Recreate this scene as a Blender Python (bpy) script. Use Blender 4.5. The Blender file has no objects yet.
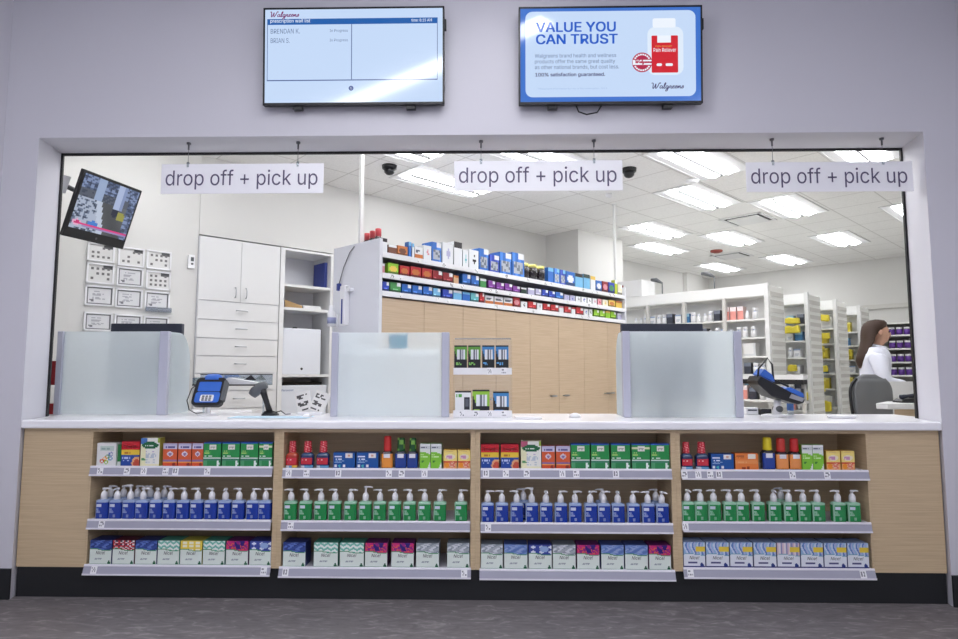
import bpy, math, random
from mathutils import Vector, Matrix
random.seed(7)
sc = bpy.context.scene
COL = sc.collection
V = Vector

# ------------------------------------------------------------------ camera
FPX, W, H = 600.0, 958.0, 639.0
YAW, PITCH, ROLL = math.radians(-1.126), math.radians(4.826), math.radians(.037)
CAM = V((.21, -3.81, 1.422))
FWD = V((math.sin(YAW)*math.cos(PITCH), math.cos(YAW)*math.cos(PITCH), math.sin(PITCH)))
_r = V((math.cos(YAW), -math.sin(YAW), 0)); _u = _r.cross(FWD)
RGT = _r*math.cos(ROLL)+_u*math.sin(ROLL); UPV = -_r*math.sin(ROLL)+_u*math.cos(ROLL)
cam_d = bpy.data.cameras.new('camera'); cam = bpy.data.objects.new('camera', cam_d); COL.objects.link(cam)
cam_d.sensor_width = 36; cam_d.sensor_fit = 'HORIZONTAL'; cam_d.lens = FPX/W*36; cam_d.clip_start = .05
cam.matrix_world = Matrix(((RGT.x, UPV.x, -FWD.x, CAM.x), (RGT.y, UPV.y, -FWD.y, CAM.y), (RGT.z, UPV.z, -FWD.z, CAM.z), (0, 0, 0, 1)))
sc.camera = cam

# ------------------------------------------------------------------ world, exposure
wd = bpy.data.worlds.new('world'); sc.world = wd; wd.use_nodes = True
bg = wd.node_tree.nodes['Background']; bg.inputs[0].default_value = (.80, .82, 1, 1); bg.inputs[1].default_value = .75
sc.view_settings.view_transform = 'Standard'; sc.view_settings.look = 'None'
sc.view_settings.gamma = 1; sc.view_settings.use_curve_mapping = False
sc.view_settings.exposure = 0.0
STORE_LAMP = 20.5      # emission of the store's strip lamps
PHARM_LAMP = 14.0      # emission of the pharmacy's troffer lenses

# ------------------------------------------------------------------ pixel -> place (measured from the photo, on known planes)
def ray(x, y): return FWD+RGT*((x-479)/FPX)-UPV*((y-319.5)/FPX)
def on(x, y, n, d):
    r = ray(x, y); n = V(n); return CAM+r*((d-CAM.dot(n))/r.dot(n))
def aty(x, y, Y): return on(x, y, (0, 1, 0), Y)
def atz(x, y, z): return on(x, y, (0, 0, 1), z)
TH = math.radians(46); DU = V((math.sin(TH), math.cos(TH), 0)); DV = V((-math.cos(TH), math.sin(TH), 0)); RZ = math.radians(44)
def UV(u, v, z=0): return DU*u+DV*v+V((0, 0, z))
def uvz(P): return V((P.dot(DU), P.dot(DV), P.z))
def atv(x, y, v): return uvz(on(x, y, DV, v))
def atu(x, y, u): return uvz(on(x, y, DU, u))
T2 = math.radians(41.7); EU = V((math.sin(T2), math.cos(T2), 0)); EV = V((-math.cos(T2), math.sin(T2), 0)); RZ2 = math.radians(48.3)
def EP(u, v, z=0): return EU*u+EV*v+V((0, 0, z))
def ev(x, y, v):
    P = on(x, y, EV, v); return V((P.dot(EU), v, P.z))
HC = 3.56             # pharmacy ceiling
FZ = .15              # raised pharmacy floor
CT = 1.103            # counter top

# ------------------------------------------------------------------ materials
def lin(c):
    return tuple(((v/255)/12.92 if v/255 <= .04045 else ((v/255+.055)/1.055)**2.4) for v in c[:3])
M = {}
def mat(name, rgb, rough=.5, metal=0, emit=0, spec=.5, coat=0, bump=0, bscale=80):
    m = bpy.data.materials.new(name); m.use_nodes = True; nt = m.node_tree; b = nt.nodes['Principled BSDF']
    b.inputs['Base Color'].default_value = (*lin(rgb), 1); b.inputs['Roughness'].default_value = rough; b.inputs['Metallic'].default_value = metal
    b.inputs['Specular IOR Level'].default_value = spec; b.inputs['Coat Weight'].default_value = coat
    if emit: b.inputs['Emission Color'].default_value = (*lin(rgb), 1); b.inputs['Emission Strength'].default_value = emit
    if bump:
        tc = nt.nodes.new('ShaderNodeTexCoord'); no = nt.nodes.new('ShaderNodeTexNoise'); bp = nt.nodes.new('ShaderNodeBump')
        no.inputs['Scale'].default_value = bscale; no.inputs['Detail'].default_value = 4; bp.inputs['Strength'].default_value = bump; bp.inputs['Distance'].default_value = .002
        nt.links.new(tc.outputs['Object'], no.inputs['Vector']); nt.links.new(no.outputs['Fac'], bp.inputs['Height']); nt.links.new(bp.outputs['Normal'], b.inputs['Normal'])
    M[name] = m; return m
def colmat(name, rough=.45, emit=0, coat=0, trans=0):
    m = bpy.data.materials.new(name); m.use_nodes = True; nt = m.node_tree; b = nt.nodes['Principled BSDF']
    a = nt.nodes.new('ShaderNodeAttribute'); a.attribute_name = 'Col'
    b.inputs['Roughness'].default_value = rough; b.inputs['Coat Weight'].default_value = coat; b.inputs['Transmission Weight'].default_value = trans
    if emit:
        b.inputs['Base Color'].default_value = (.01, .01, .012, 1)
        nt.links.new(a.outputs['Color'], b.inputs['Emission Color']); b.inputs['Emission Strength'].default_value = emit
    else: nt.links.new(a.outputs['Color'], b.inputs['Base Color'])
    M[name] = m; return m
def ramp(nt, fac, stops):
    r = nt.nodes.new('ShaderNodeValToRGB'); e = r.color_ramp.elements
    e[0].position, e[0].color = stops[0][0], (*lin(stops[0][1]), 1); e[1].position, e[1].color = stops[1][0], (*lin(stops[1][1]), 1)
    for p, c in stops[2:]:
        x = e.new(p); x.color = (*lin(c), 1)
    nt.links.new(fac, r.inputs['Fac']); return r
def wood(name, a, b_, scale=(1.2, 1.2, 60)):
    m = mat(name, a, .5); nt = m.node_tree; b = nt.nodes['Principled BSDF']
    tc = nt.nodes.new('ShaderNodeTexCoord'); mp = nt.nodes.new('ShaderNodeMapping'); mp.inputs['Scale'].default_value = scale
    no = nt.nodes.new('ShaderNodeTexNoise'); no.inputs['Scale'].default_value = 2.2; no.inputs['Detail'].default_value = 6; no.inputs['Roughness'].default_value = .65
    nt.links.new(tc.outputs['Object'], mp.inputs['Vector']); nt.links.new(mp.outputs['Vector'], no.inputs['Vector'])
    r = ramp(nt, no.outputs['Fac'], [(.3, b_), (.62, a)]); nt.links.new(r.outputs['Color'], b.inputs['Base Color']); return m
wood('counter_wood', (210, 188, 152), (192, 168, 134))
wood('cabinet_wood', (206, 183, 155), (190, 165, 136), (1.2, 1.2, 50))
mat('bay_back', (120, 100, 82), .6)
mat('wall_paint', (210, 209, 216), .6, bump=.06, bscale=220)
mat('pharm_paint', (217, 216, 213), .6, bump=.06, bscale=220)
mat('white_laminate', (226, 226, 226), .35)
mat('white_panel', (226, 227, 232), .45)
mat('seam_grey', (120, 120, 122), .6)
mat('counter_white', (250, 250, 253), .25, coat=.2)
mat('shelf_metal', (205, 205, 214), .38)
mat('channel_grey', (168, 168, 184), .35)
mat('channel_edge', (232, 231, 238), .3)
mat('toe_black', (26, 28, 31), .55)
mat('black_plastic', (22, 23, 27), .4)
mat('dark_plastic', (38, 42, 58), .45)
mat('black_trim', (30, 30, 32), .5)
mat('grey_plastic', (92, 95, 98), .5)
mat('chair_fabric', (122, 124, 127), .9, bump=.3, bscale=500)
mat('steel', (190, 192, 196), .3, metal=1)
mat('post_metal', (196, 198, 212), .32, metal=.35)
mat('white_plastic', (238, 238, 240), .35)
mat('cap_white', (240, 240, 242), .3)
mat('terminal_blue', (52, 104, 196), .35)
mat('pole_white', (224, 224, 222), .45)
mat('red_paint', (150, 22, 34), .45)
mat('sign_white', (250, 250, 253), .3)
mat('sign_text', (92, 84, 112), .5)
mat('wire_grey', (120, 120, 126), .4, metal=.6)
mat('skin', (206, 160, 136), .5)
mat('hair', (58, 38, 27), .65, bump=.4, bscale=90)
mat('coat_white', (226, 228, 240), .8, bump=.3, bscale=40)
mat('trousers', (40, 40, 52), .8)
mat('shoe', (24, 22, 22), .5)
mat('lips', (170, 92, 88), .5)
mat('eye_dark', (36, 24, 20), .3)
mat('lens', (252, 253, 255), .5, emit=PHARM_LAMP)
mat('strip_lamp', (250, 250, 255), .5, emit=STORE_LAMP)
mat('reflector_glow', (214, 214, 216), .5, emit=.30); mat('troffer_white', (236, 236, 236), .5)  # troffer reflectors emit a little, standing in for the lamp light they catch
mat('text_black', (40, 38, 44), .6)
mat('text_blue', (56, 96, 156), .6)
mat('text_white', (245, 245, 248), .5)
mat('scr_label', (150, 156, 190), .6)
mat('jar_grey', (142, 138, 138), .6)
mat('fridge_white', (224, 228, 236), .35)
mat('paper', (226, 226, 226), .8)
mat('note_blue', (150, 206, 222), .8)
mat('mat_blue', (196, 222, 236), .6)
mat('cardboard', (176, 144, 100), .8)
mat('book_blue', (52, 66, 140), .5)
mat('pharm_floor', (238, 237, 234), .4)
mat('glow_top', (242, 242, 240), .5)
mat('shelf_white', (232, 232, 228), .45)
mat('slat_grey', (206, 204, 199), .6)  # light grey of the slats, inner uprights and back wall rail
mat('bottle_white', (232, 232, 234), .4)
mat('detector_red', (150, 70, 60), .5)
mat('vent_dark', (70, 70, 70), .7)
colmat('card', .4); colmat('gel', .18, coat=.4); colmat('bottle', .15, coat=.5)
colmat('cctv', .12, emit=.95)
def screen(name, rgb, s):
    m = mat(name, rgb, .10, spec=.6); b = m.node_tree.nodes['Principled BSDF']
    b.inputs['Base Color'].default_value = (.008, .008, .01, 1); b.inputs['Emission Color'].default_value = (*lin(rgb), 1); b.inputs['Emission Strength'].default_value = s
screen('scr_pale', (196, 217, 246), 1.0); screen('scr_bar', (24, 92, 168), 1.0); screen('scr_navy', (52, 78, 140), 1.0)
screen('scr_border', (58, 112, 200), 1.0); screen('scr_text', (40, 92, 196), 1.0); screen('scr_grey', (104, 122, 158), 1.0); screen('scr_ink', (70, 66, 110), 1.0)
screen('scr_red', (206, 28, 40), 1.0); screen('scr_white', (236, 243, 253), 1.0); screen('scr_crimson', (176, 36, 72), 1.0); screen('scr_pill', (222, 235, 250), 1.0)
screen('scr_plum', (120, 40, 104), 1.0); screen('scr_yellow', (230, 170, 90), 1.0); screen('scr_shade', (160, 182, 222), 1.0)
def thin_sheet(name, rgb, rough, back, front, refr):   # pale sheet that scatters light through: translucent + diffuse + blurred refraction
    m = bpy.data.materials.new(name); m.use_nodes = True; nt = m.node_tree; b = nt.nodes['Principled BSDF']
    b.inputs['Base Color'].default_value = (*lin(rgb), 1); b.inputs['Roughness'].default_value = rough; b.inputs['IOR'].default_value = 1.18; b.inputs['Transmission Weight'].default_value = 1
    t = nt.nodes.new('ShaderNodeBsdfTranslucent'); t.inputs['Color'].default_value = (*lin(rgb), 1)
    d = nt.nodes.new('ShaderNodeBsdfDiffuse'); d.inputs['Color'].default_value = (*lin(rgb), 1)
    x = nt.nodes.new('ShaderNodeMixShader'); x.inputs[0].default_value = front/(front+back); y = nt.nodes.new('ShaderNodeMixShader'); y.inputs[0].default_value = 1-refr
    nt.links.new(t.outputs[0], x.inputs[1]); nt.links.new(d.outputs[0], x.inputs[2]); nt.links.new(b.outputs[0], y.inputs[1]); nt.links.new(x.outputs[0], y.inputs[2]); nt.links.new(y.outputs[0], nt.nodes['Material Output'].inputs[0])
    M[name] = m
thin_sheet('frosted_glass', (244, 250, 252), .42, .66, .34, .48)
thin_sheet('thin_paper', (252, 252, 252), .6, .78, .22, .02)
thin_sheet('thin_note', (150, 208, 224), .6, .5, .5, .1)
def clear(name, rgb, f):
    m = bpy.data.materials.new(name); m.use_nodes = True; nt = m.node_tree
    nt.nodes.remove(nt.nodes['Principled BSDF'])
    t = nt.nodes.new('ShaderNodeBsdfTransparent'); t.inputs[0].default_value = (*lin(rgb), 1); g = nt.nodes.new('ShaderNodeBsdfGlossy'); g.inputs['Roughness'].default_value = .08
    x = nt.nodes.new('ShaderNodeMixShader'); x.inputs[0].default_value = f
    nt.links.new(t.outputs[0], x.inputs[1]); nt.links.new(g.outputs[0], x.inputs[2]); nt.links.new(x.outputs[0], nt.nodes['Material Output'].inputs[0]); M[name] = m
clear('acrylic', (251, 252, 253), .05)
clear('acrylic_edge', (214, 224, 228), .35)

def floor_mat():
    m = mat('floor_vinyl', (92, 89, 95), .5); nt = m.node_tree; b = nt.nodes['Principled BSDF']
    tc = nt.nodes.new('ShaderNodeTexCoord'); mp = nt.nodes.new('ShaderNodeMapping'); mp.inputs['Rotation'].default_value = (0, 0, .6); mp.inputs['Scale'].default_value = (3, 9, 1)
    no = nt.nodes.new('ShaderNodeTexNoise'); no.inputs['Scale'].default_value = 2.5; no.inputs['Detail'].default_value = 8; no.inputs['Roughness'].default_value = .6; no.inputs['Distortion'].default_value = 1.2
    nt.links.new(tc.outputs['Object'], mp.inputs[0]); nt.links.new(mp.outputs[0], no.inputs[0])
    r = ramp(nt, no.outputs['Fac'], [(.3, (106, 101, 103)), (.55, (126, 121, 122)), (.72, (168, 161, 161))]); nt.links.new(r.outputs[0], b.inputs['Base Color'])
floor_mat()
def tile_mat():
    m = mat('ceiling_tile', (226, 224, 220), .8); nt = m.node_tree; b = nt.nodes['Principled BSDF']
    tc = nt.nodes.new('ShaderNodeTexCoord'); sp = nt.nodes.new('ShaderNodeSeparateXYZ'); nt.links.new(tc.outputs['Object'], sp.inputs[0])
    def line(out, off, pitch):
        a = nt.nodes.new('ShaderNodeMath'); a.operation = 'SUBTRACT'; a.inputs[1].default_value = off; nt.links.new(out, a.inputs[0])
        p = nt.nodes.new('ShaderNodeMath'); p.operation = 'PINGPONG'; p.inputs[1].default_value = pitch/2; nt.links.new(a.outputs[0], p.inputs[0])
        l = nt.nodes.new('ShaderNodeMath'); l.operation = 'LESS_THAN'; l.inputs[1].default_value = .008; nt.links.new(p.outputs[0], l.inputs[0]); return l
    lx = line(sp.outputs[0], 3.86, .61); ly = line(sp.outputs[1], .29, .62)
    mx = nt.nodes.new('ShaderNodeMath'); mx.operation = 'MAXIMUM'; nt.links.new(lx.outputs[0], mx.inputs[0]); nt.links.new(ly.outputs[0], mx.inputs[1])
    no = nt.nodes.new('ShaderNodeTexNoise'); no.inputs['Scale'].default_value = 60; nt.links.new(tc.outputs['Object'], no.inputs[0])
    r1 = ramp(nt, no.outputs['Fac'], [(.35, (243, 242, 240)), (.65, (251, 250, 248))])
    mi = nt.nodes.new('ShaderNodeMix'); mi.data_type = 'RGBA'; mi.inputs[7].default_value = (*lin((218, 216, 213)), 1)
    nt.links.new(mx.outputs[0], mi.inputs[0]); nt.links.new(r1.outputs[0], mi.inputs[6]); nt.links.new(mi.outputs[2], b.inputs['Base Color'])
tile_mat()

# ------------------------------------------------------------------ mesh builder
_sec = {}
class MB:
    def __init__(s): s.v = []; s.f = []; s.mi = []; s.c = []; s.sm = []
    def add(s, vs, fs, m=0, col=None, smooth=False):
        o = len(s.v); s.v += [tuple(p) for p in vs]
        for i, f in enumerate(fs):
            s.f.append(tuple(k+o for k in f)); s.mi.append(m if isinstance(m, int) else m[i])
            s.c.append(col if (col is None or not isinstance(col, list)) else col[i]); s.sm.append(smooth)
        return s
    def box(s, x0, x1, y0, y1, z0, z1, m=0, col=None):
        return s.add([(x0, y0, z0), (x1, y0, z0), (x1, y1, z0), (x0, y1, z0), (x0, y0, z1), (x1, y0, z1), (x1, y1, z1), (x0, y1, z1)],
                     [(0, 3, 2, 1), (4, 5, 6, 7), (0, 1, 5, 4), (1, 2, 6, 5), (2, 3, 7, 6), (3, 0, 4, 7)], m, col)
    def prism(s, poly, a, b, axis='x', m=0, col=None):      # polygon in the two other axes, extruded a..b
        n = len(poly)
        def P(p, t): return (t, p[0], p[1]) if axis == 'x' else ((p[0], t, p[1]) if axis == 'y' else (p[0], p[1], t))
        vs = [P(p, a) for p in poly]+[P(p, b) for p in poly]
        fs = [tuple(range(n))[::-1], tuple(range(n, 2*n))]+[(i, (i+1) % n, n+(i+1) % n, n+i) for i in range(n)]
        if axis == 'y': fs = [f[::-1] for f in fs]
        return s.add(vs, fs, m, col)
    def tube(s, pts, r, n=8, m=0, col=None, cap=True):
        pts = [V(p) for p in pts]; vs = []; fs = []; up = None
        rs = r if isinstance(r, (list, tuple)) else [r]*len(pts)
        for i, p in enumerate(pts):
            t = (pts[min(i+1, len(pts)-1)]-pts[max(i-1, 0)]).normalized()
            if up is None: up = V((0, 0, 1)) if abs(t.z) < .9 else V((1, 0, 0))
            a = t.cross(up).normalized(); b = a.cross(t).normalized(); up = b
            for k in range(n):
                w = 2*math.pi*k/n; vs.append(p+(a*math.cos(w)+b*math.sin(w))*rs[i])
        for i in range(len(pts)-1):
            for k in range(n): fs.append((i*n+k, i*n+(k+1) % n, (i+1)*n+(k+1) % n, (i+1)*n+k))
        if cap: fs += [tuple(range(n))[::-1], tuple(range((len(pts)-1)*n, len(pts)*n))]
        return s.add(vs, fs, m, col, True)
    def lathe(s, prof, n=16, c=(0, 0), m=0, col=None, painter=None):
        vs = []; fs = []; cols = []
        for z, r in prof:
            for k in range(n):
                w = 2*math.pi*k/n; vs.append((c[0]+r*math.cos(w), c[1]+r*math.sin(w), z))
        for i in range(len(prof)-1):
            for k in range(n):
                fs.append((i*n+k, i*n+(k+1) % n, (i+1)*n+(k+1) % n, (i+1)*n+k)); cols.append(painter(k/n, i/(len(prof)-1)) if painter else col)
        fs += [tuple(range(n))[::-1], tuple(range((len(prof)-1)*n, len(prof)*n))]; cols += [cols[0], cols[-1]]
        return s.add(vs, fs, m, cols, True)
    def loft(s, rings, n=28, ex=4.0, painter=None, col=None, m=0):   # rings (z, half_x, half_y, [cx], [cy]) with rounded-box sections
        vs = []; fs = []; cols = []; hx = max(r[1] for r in rings); z0, z1 = rings[0][0], rings[-1][0]
        for r in rings:
            cx = r[3] if len(r) > 3 else 0; cy = r[4] if len(r) > 4 else 0
            key = (n, ex, round(r[1]/r[2], 2))
            if key not in _sec:
                dn = []
                for k in range(720):
                    w = 2*math.pi*k/720; c, q = math.cos(w), math.sin(w); d = (abs(c)**ex+abs(q)**ex)**(-1/ex); dn.append((c*d, q*d))
                ln = [math.hypot((dn[(k+1) % 720][0]-dn[k][0])*r[1]/r[2], dn[(k+1) % 720][1]-dn[k][1]) for k in range(720)]; tot = sum(ln); out = []; acc = 0; nxt = tot/n/2
                for k in range(720):
                    acc += ln[k]
                    while acc >= nxt and len(out) < n: out.append(dn[k]); nxt += tot/n
                _sec[key] = out
            for p in _sec[key]: vs.append((cx+r[1]*p[0], cy+r[2]*p[1], r[0]))
        for i in range(len(rings)-1):
            for k in range(n):
                f = (i*n+k, i*n+(k+1) % n, (i+1)*n+(k+1) % n, (i+1)*n+k); fs.append(f)
                if painter:
                    mx = sum(vs[j][0] for j in f)/4; mz = sum(vs[j][2] for j in f)/4; my = sum(vs[j][1] for j in f)/4
                    cols.append(painter(mx/hx/2+.5, (mz-z0)/(z1-z0), my < -rings[i][2]*.6))
                else: cols.append(col)
        fs += [tuple(range(n))[::-1], tuple(range((len(rings)-1)*n, len(rings)*n))]; cols += [cols[0], cols[-1]]
        return s.add(vs, fs, m, cols, True)
    def paint_box(s, x0, x1, y0, y1, z0, z1, N, K, painter, side, top=None, m=0):   # box whose front (y0) is a painted grid
        vs = []; fs = []; cols = []
        for j in range(K+1):
            for i in range(N+1): vs.append((x0+(x1-x0)*i/N, y0, z0+(z1-z0)*j/K))
        g = lambda i, j: j*(N+1)+i
        for j in range(K):
            for i in range(N):
                fs.append((g(i, j), g(i+1, j), g(i+1, j+1), g(i, j+1))); cols.append(painter((i+.5)/N, (j+.5)/K))
        o = len(vs); vs += [(x0, y1, z0), (x1, y1, z0), (x1, y1, z1), (x0, y1, z1)]
        a, b, c, d = g(0, 0), g(N, 0), g(N, K), g(0, K); e, f, h, k = o, o+1, o+2, o+3
        fs += [(b, f, h, c), (e, a, d, k), (f, e, k, h), (d, c, h, k), (e, f, b, a)]; cols += [side, side, side, top or side, side]
        return s.add(vs, fs, m, cols)
    def mesh(s, name, mats):
        me = bpy.data.meshes.new(name); me.from_pydata(s.v, [], s.f)
        for x in (mats if isinstance(mats, (list, tuple)) else [mats]): me.materials.append(M[x] if isinstance(x, str) else x)
        me.polygons.foreach_set('material_index', s.mi); me.polygons.foreach_set('use_smooth', s.sm)
        if any(c is not None for c in s.c):
            at = me.color_attributes.new('Col', 'FLOAT_COLOR', 'CORNER'); buf = []
            for p in me.polygons:
                c = s.c[p.index] or (200, 200, 200); buf += [*lin(c), 1.0]*p.loop_total
            at.data.foreach_set('color', buf)
        me.update(); return me

def mark(o, label=None, cat=None, group=None, kind=None):
    if label: o['label'] = label
    if cat: o['category'] = cat
    if group: o['group'] = group
    if kind: o['kind'] = kind
    return o
def link(name, me, parent=None, loc=(0, 0, 0), rz=0, label=None, bevel=0):
    o = bpy.data.objects.new(name, me); COL.objects.link(o); o.parent = parent; o.location = loc; o.rotation_euler = (0, 0, rz)
    if label: o['label'] = label
    if bevel:
        b = o.modifiers.new('bevel', 'BEVEL'); b.width = bevel; b.segments = 2; b.limit_method = 'ANGLE'
    return o
def part(name, mb, mats, parent, label=None, bevel=0, loc=(0, 0, 0), rz=0): return link(name, mb.mesh(name, mats), parent, loc, rz, label, bevel)
def empty(name, label, cat, loc=(0, 0, 0), rz=0, group=None):
    o = link(name, None, None, loc, rz); o.empty_display_size = .05; return mark(o, label, cat, group)
def solo(name, mb, mats, label, cat, loc=(0, 0, 0), rz=0, group=None, bevel=0):
    return mark(link(name, mb.mesh(name, mats), None, loc, rz, None, bevel), label, cat, group)
def struct(name, mb, mats, loc=(0, 0, 0), rz=0, parent=None): 
    o = link(name, mb.mesh(name, mats), parent, loc, rz)
    if not parent: o['kind'] = 'structure'
    return o
B = lambda *a, **k: MB().box(*a, **k)
def dup(root, loc, rz=None, label=None, group=None):
    r = root.copy(); COL.objects.link(r); r.location = loc
    if rz is not None: r.rotation_euler = (0, 0, rz)
    if label: r['label'] = label
    if group: r['group'] = group
    for ch in list(root.children):
        c = ch.copy(); COL.objects.link(c); c.parent = r
        for g in list(ch.children):
            d = g.copy(); COL.objects.link(d); d.parent = c
    return r
# lettering
FONT = None
try:
    import os
    p_ = os.path.join(bpy.utils.system_resource('DATAFILES'), 'fonts', 'Inter.woff2')
    FONT = bpy.data.fonts.load(p_)
except Exception: FONT = None
_tc = {}
def text_mesh(txt, h, width=None, mname='text_black', depth=.0006, align='CENTER', offset=0, shear=0, bold=0):
    key = (txt, h, width, mname, align, offset, shear)
    if key in _tc: return _tc[key]
    cu = bpy.data.curves.new('lettering', 'FONT'); cu.body = txt; cu.size = 1; cu.align_x = 'LEFT'; cu.extrude = 0; cu.shear = shear; cu.resolution_u = 3
    if FONT: cu.font = FONT
    ob = bpy.data.objects.new('lettering', cu); COL.objects.link(ob); bpy.context.view_layer.update()
    cv = ob.to_curve(bpy.context.evaluated_depsgraph_get()); loops = []
    for sp in cv.splines:
        P = []; bp = sp.bezier_points; n = len(bp)
        for i in range(n):
            p0, h0, h1, p1 = bp[i].co, bp[i].handle_right, bp[(i+1) % n].handle_left, bp[(i+1) % n].co
            flat = (h0-p0).cross(p1-p0).length+(h1-p0).cross(p1-p0).length < 1e-5
            for q in range(1 if flat else 4):
                t = q/4; c = p0*(1-t)**3+h0*3*t*(1-t)**2+h1*3*t*t*(1-t)+p1*t**3; P.append(V((c.x, c.y, 0)))
        if len(P) > 2: loops.append((sum(P[i].x*P[(i+1) % len(P)].y-P[(i+1) % len(P)].x*P[i].y for i in range(len(P)))/2, P))
    bpy.data.objects.remove(ob)
    sg = 1 if max(loops, key=lambda l: abs(l[0]))[0] > 0 else -1
    def inside(p, L):
        c = False
        for i in range(len(L)):
            q, r = L[i], L[i-1]
            if (q.y > p.y) != (r.y > p.y) and p.x < (r.x-q.x)*(p.y-q.y)/(r.y-q.y)+q.x: c = not c
        return c
    vs = []; fs = []
    from mathutils.geometry import tessellate_polygon
    sh = [(0, 0)] if offset <= 0 else [(-offset, -offset*.6), (offset, -offset*.6), (-offset, offset*.6), (offset, offset*.6)]
    for a_, L in loops:
        if a_*sg < 0: continue
        hl = [l for w_, l in loops if w_*sg < 0 and inside(l[0], L)]
        allp = [p for l in [L]+hl for p in l]; tri = tessellate_polygon([L]+hl)
        for dx, dz in sh:
            o_ = len(vs); vs += [(p.x+dx, p.y+dz, 0) for p in allp]; fs += [tuple(k+o_ for k in t) for t in tri]
    me = bpy.data.meshes.new('lettering'); me.from_pydata(vs, [], fs)
    xs = [v.co.x for v in me.vertices]; ys = [v.co.y for v in me.vertices]
    x0, x1, y0, y1 = min(xs), max(xs), min(ys), max(ys); k = h/(y1-y0); kx = width/(x1-x0) if width else k
    for v in me.vertices:      # stands in the x-z plane facing -y
        x = (v.co.x-x0)*kx; z = (v.co.y-y0)*k
        if align == 'CENTER': x -= (x1-x0)*kx/2
        elif align == 'RIGHT': x -= (x1-x0)*kx
        v.co = (x, -depth, z)
    me.materials.clear(); me.materials.append(M[mname]); me.name = 'lettering'; me.update(); _tc[key] = me; return me
def word_meshes(me):      # one mesh per word, split where the letters leave a wide gap
    fx = sorted(((min(me.vertices[i].co.x for i in p.vertices), max(me.vertices[i].co.x for i in p.vertices), tuple(p.vertices)) for p in me.polygons), key=lambda f: f[0])
    groups = []; hi = -1e9
    for a, b, f in fx:
        if a-hi > .024: groups.append([])
        groups[-1].append(f); hi = max(hi, b)
    out = []
    for g in groups:
        ids = sorted({i for f in g for i in f}); ix = {v: k for k, v in enumerate(ids)}
        m = bpy.data.meshes.new('lettering'); m.from_pydata([tuple(me.vertices[i].co) for i in ids], [], [tuple(ix[i] for i in f) for f in g]); m.materials.append(me.materials[0]); out.append(m)
    return out
def letters(txt, h, parent, loc, mname='text_black', width=None, align='CENTER', offset=.003, shear=0, name='lettering'):
    return link(name, text_mesh(txt, h, width, mname, align=align, offset=offset, shear=shear), parent, loc)
# the script wordmark as pen strokes
SCRIPT = [[(0, .9), (.12, 1.0), (.2, .8), (.25, .1), (.32, 0), (.45, .45), (.52, .85), (.55, .2), (.62, 0), (.78, .4), (.9, .95), (1.02, 1.0), (1.02, .85)],
          [(1.3, .45), (1.15, .5), (1.05, .25), (1.12, .02), (1.28, .15), (1.34, .45), (1.33, .1), (1.42, .02), (1.55, .3), (1.66, .9), (1.6, 1.0), (1.53, .7), (1.53, .15), (1.6, .0), (1.72, .1)],
          [(1.98, .45), (1.82, .48), (1.74, .22), (1.82, .02), (1.96, .15), (2.02, .45), (1.98, -.3), (1.86, -.5), (1.78, -.35), (1.95, -.05), (2.14, .1), (2.22, .5), (2.28, .42), (2.36, .4), (2.34, .1), (2.42, 0), (2.56, .2)],
          [(2.56, .2), (2.7, .4), (2.64, .5), (2.54, .3), (2.58, .04), (2.74, .05), (2.88, .22), (3.02, .4), (2.96, .5), (2.86, .3), (2.9, .04), (3.06, .08), (3.18, .45), (3.2, .02), (3.3, .38), (3.4, .45), (3.42, .1), (3.5, .02), (3.62, .25), (3.72, .5), (3.78, .2), (3.7, .0), (3.58, .06)]]
def wordmark(w, parent, loc, mname, r):
    mb = MB(); k = w/3.8
    for st in SCRIPT:
        pts = []
        P = [V((a, b)) for a, b in st]
        for i in range(len(P)-1):
            p0, p1, p2, p3 = P[max(i-1, 0)], P[i], P[i+1], P[min(i+2, len(P)-1)]
            for q in range(4):
                t = q/4; c = .5*((2*p1)+(p2-p0)*t+(2*p0-5*p1+4*p2-p3)*t*t+(3*p1-p0-3*p2+p3)*t**3); pts.append(c)
        pts.append(P[-1]); L = []; R = []
        for i, p in enumerate(pts):
            d = (pts[min(i+1, len(pts)-1)]-pts[max(i-1, 0)]); d = d.normalized() if d.length > 0 else V((1, 0)); n = V((-d.y, d.x))*r/k
            L.append(p+n); R.append(p-n)
        vs = [((p.x+.12*p.y)*k, 0, p.y*k*.66) for p in L]+[((p.x+.12*p.y)*k, 0, p.y*k*.66) for p in R]; n = len(L)
        mb.add(vs, [(i, n+i, n+i+1, i+1) for i in range(n-1)])
    return part('wordmark', mb, mname, parent, loc=loc)
ORD = ['first', 'second', 'third', 'fourth', 'fifth', 'sixth', 'seventh', 'eighth', 'ninth', 'tenth', 'eleventh', 'twelfth', 'thirteenth', 'fourteenth', 'fifteenth', 'sixteenth', 'seventeenth', 'eighteenth']

# ================================================================== THE SETTING
XL, XR, ZT = -2.785, 3.0, 2.957
TRY = .29              # where the black edge trim sits in the opening
CZ = 4.0               # store ceiling
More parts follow.
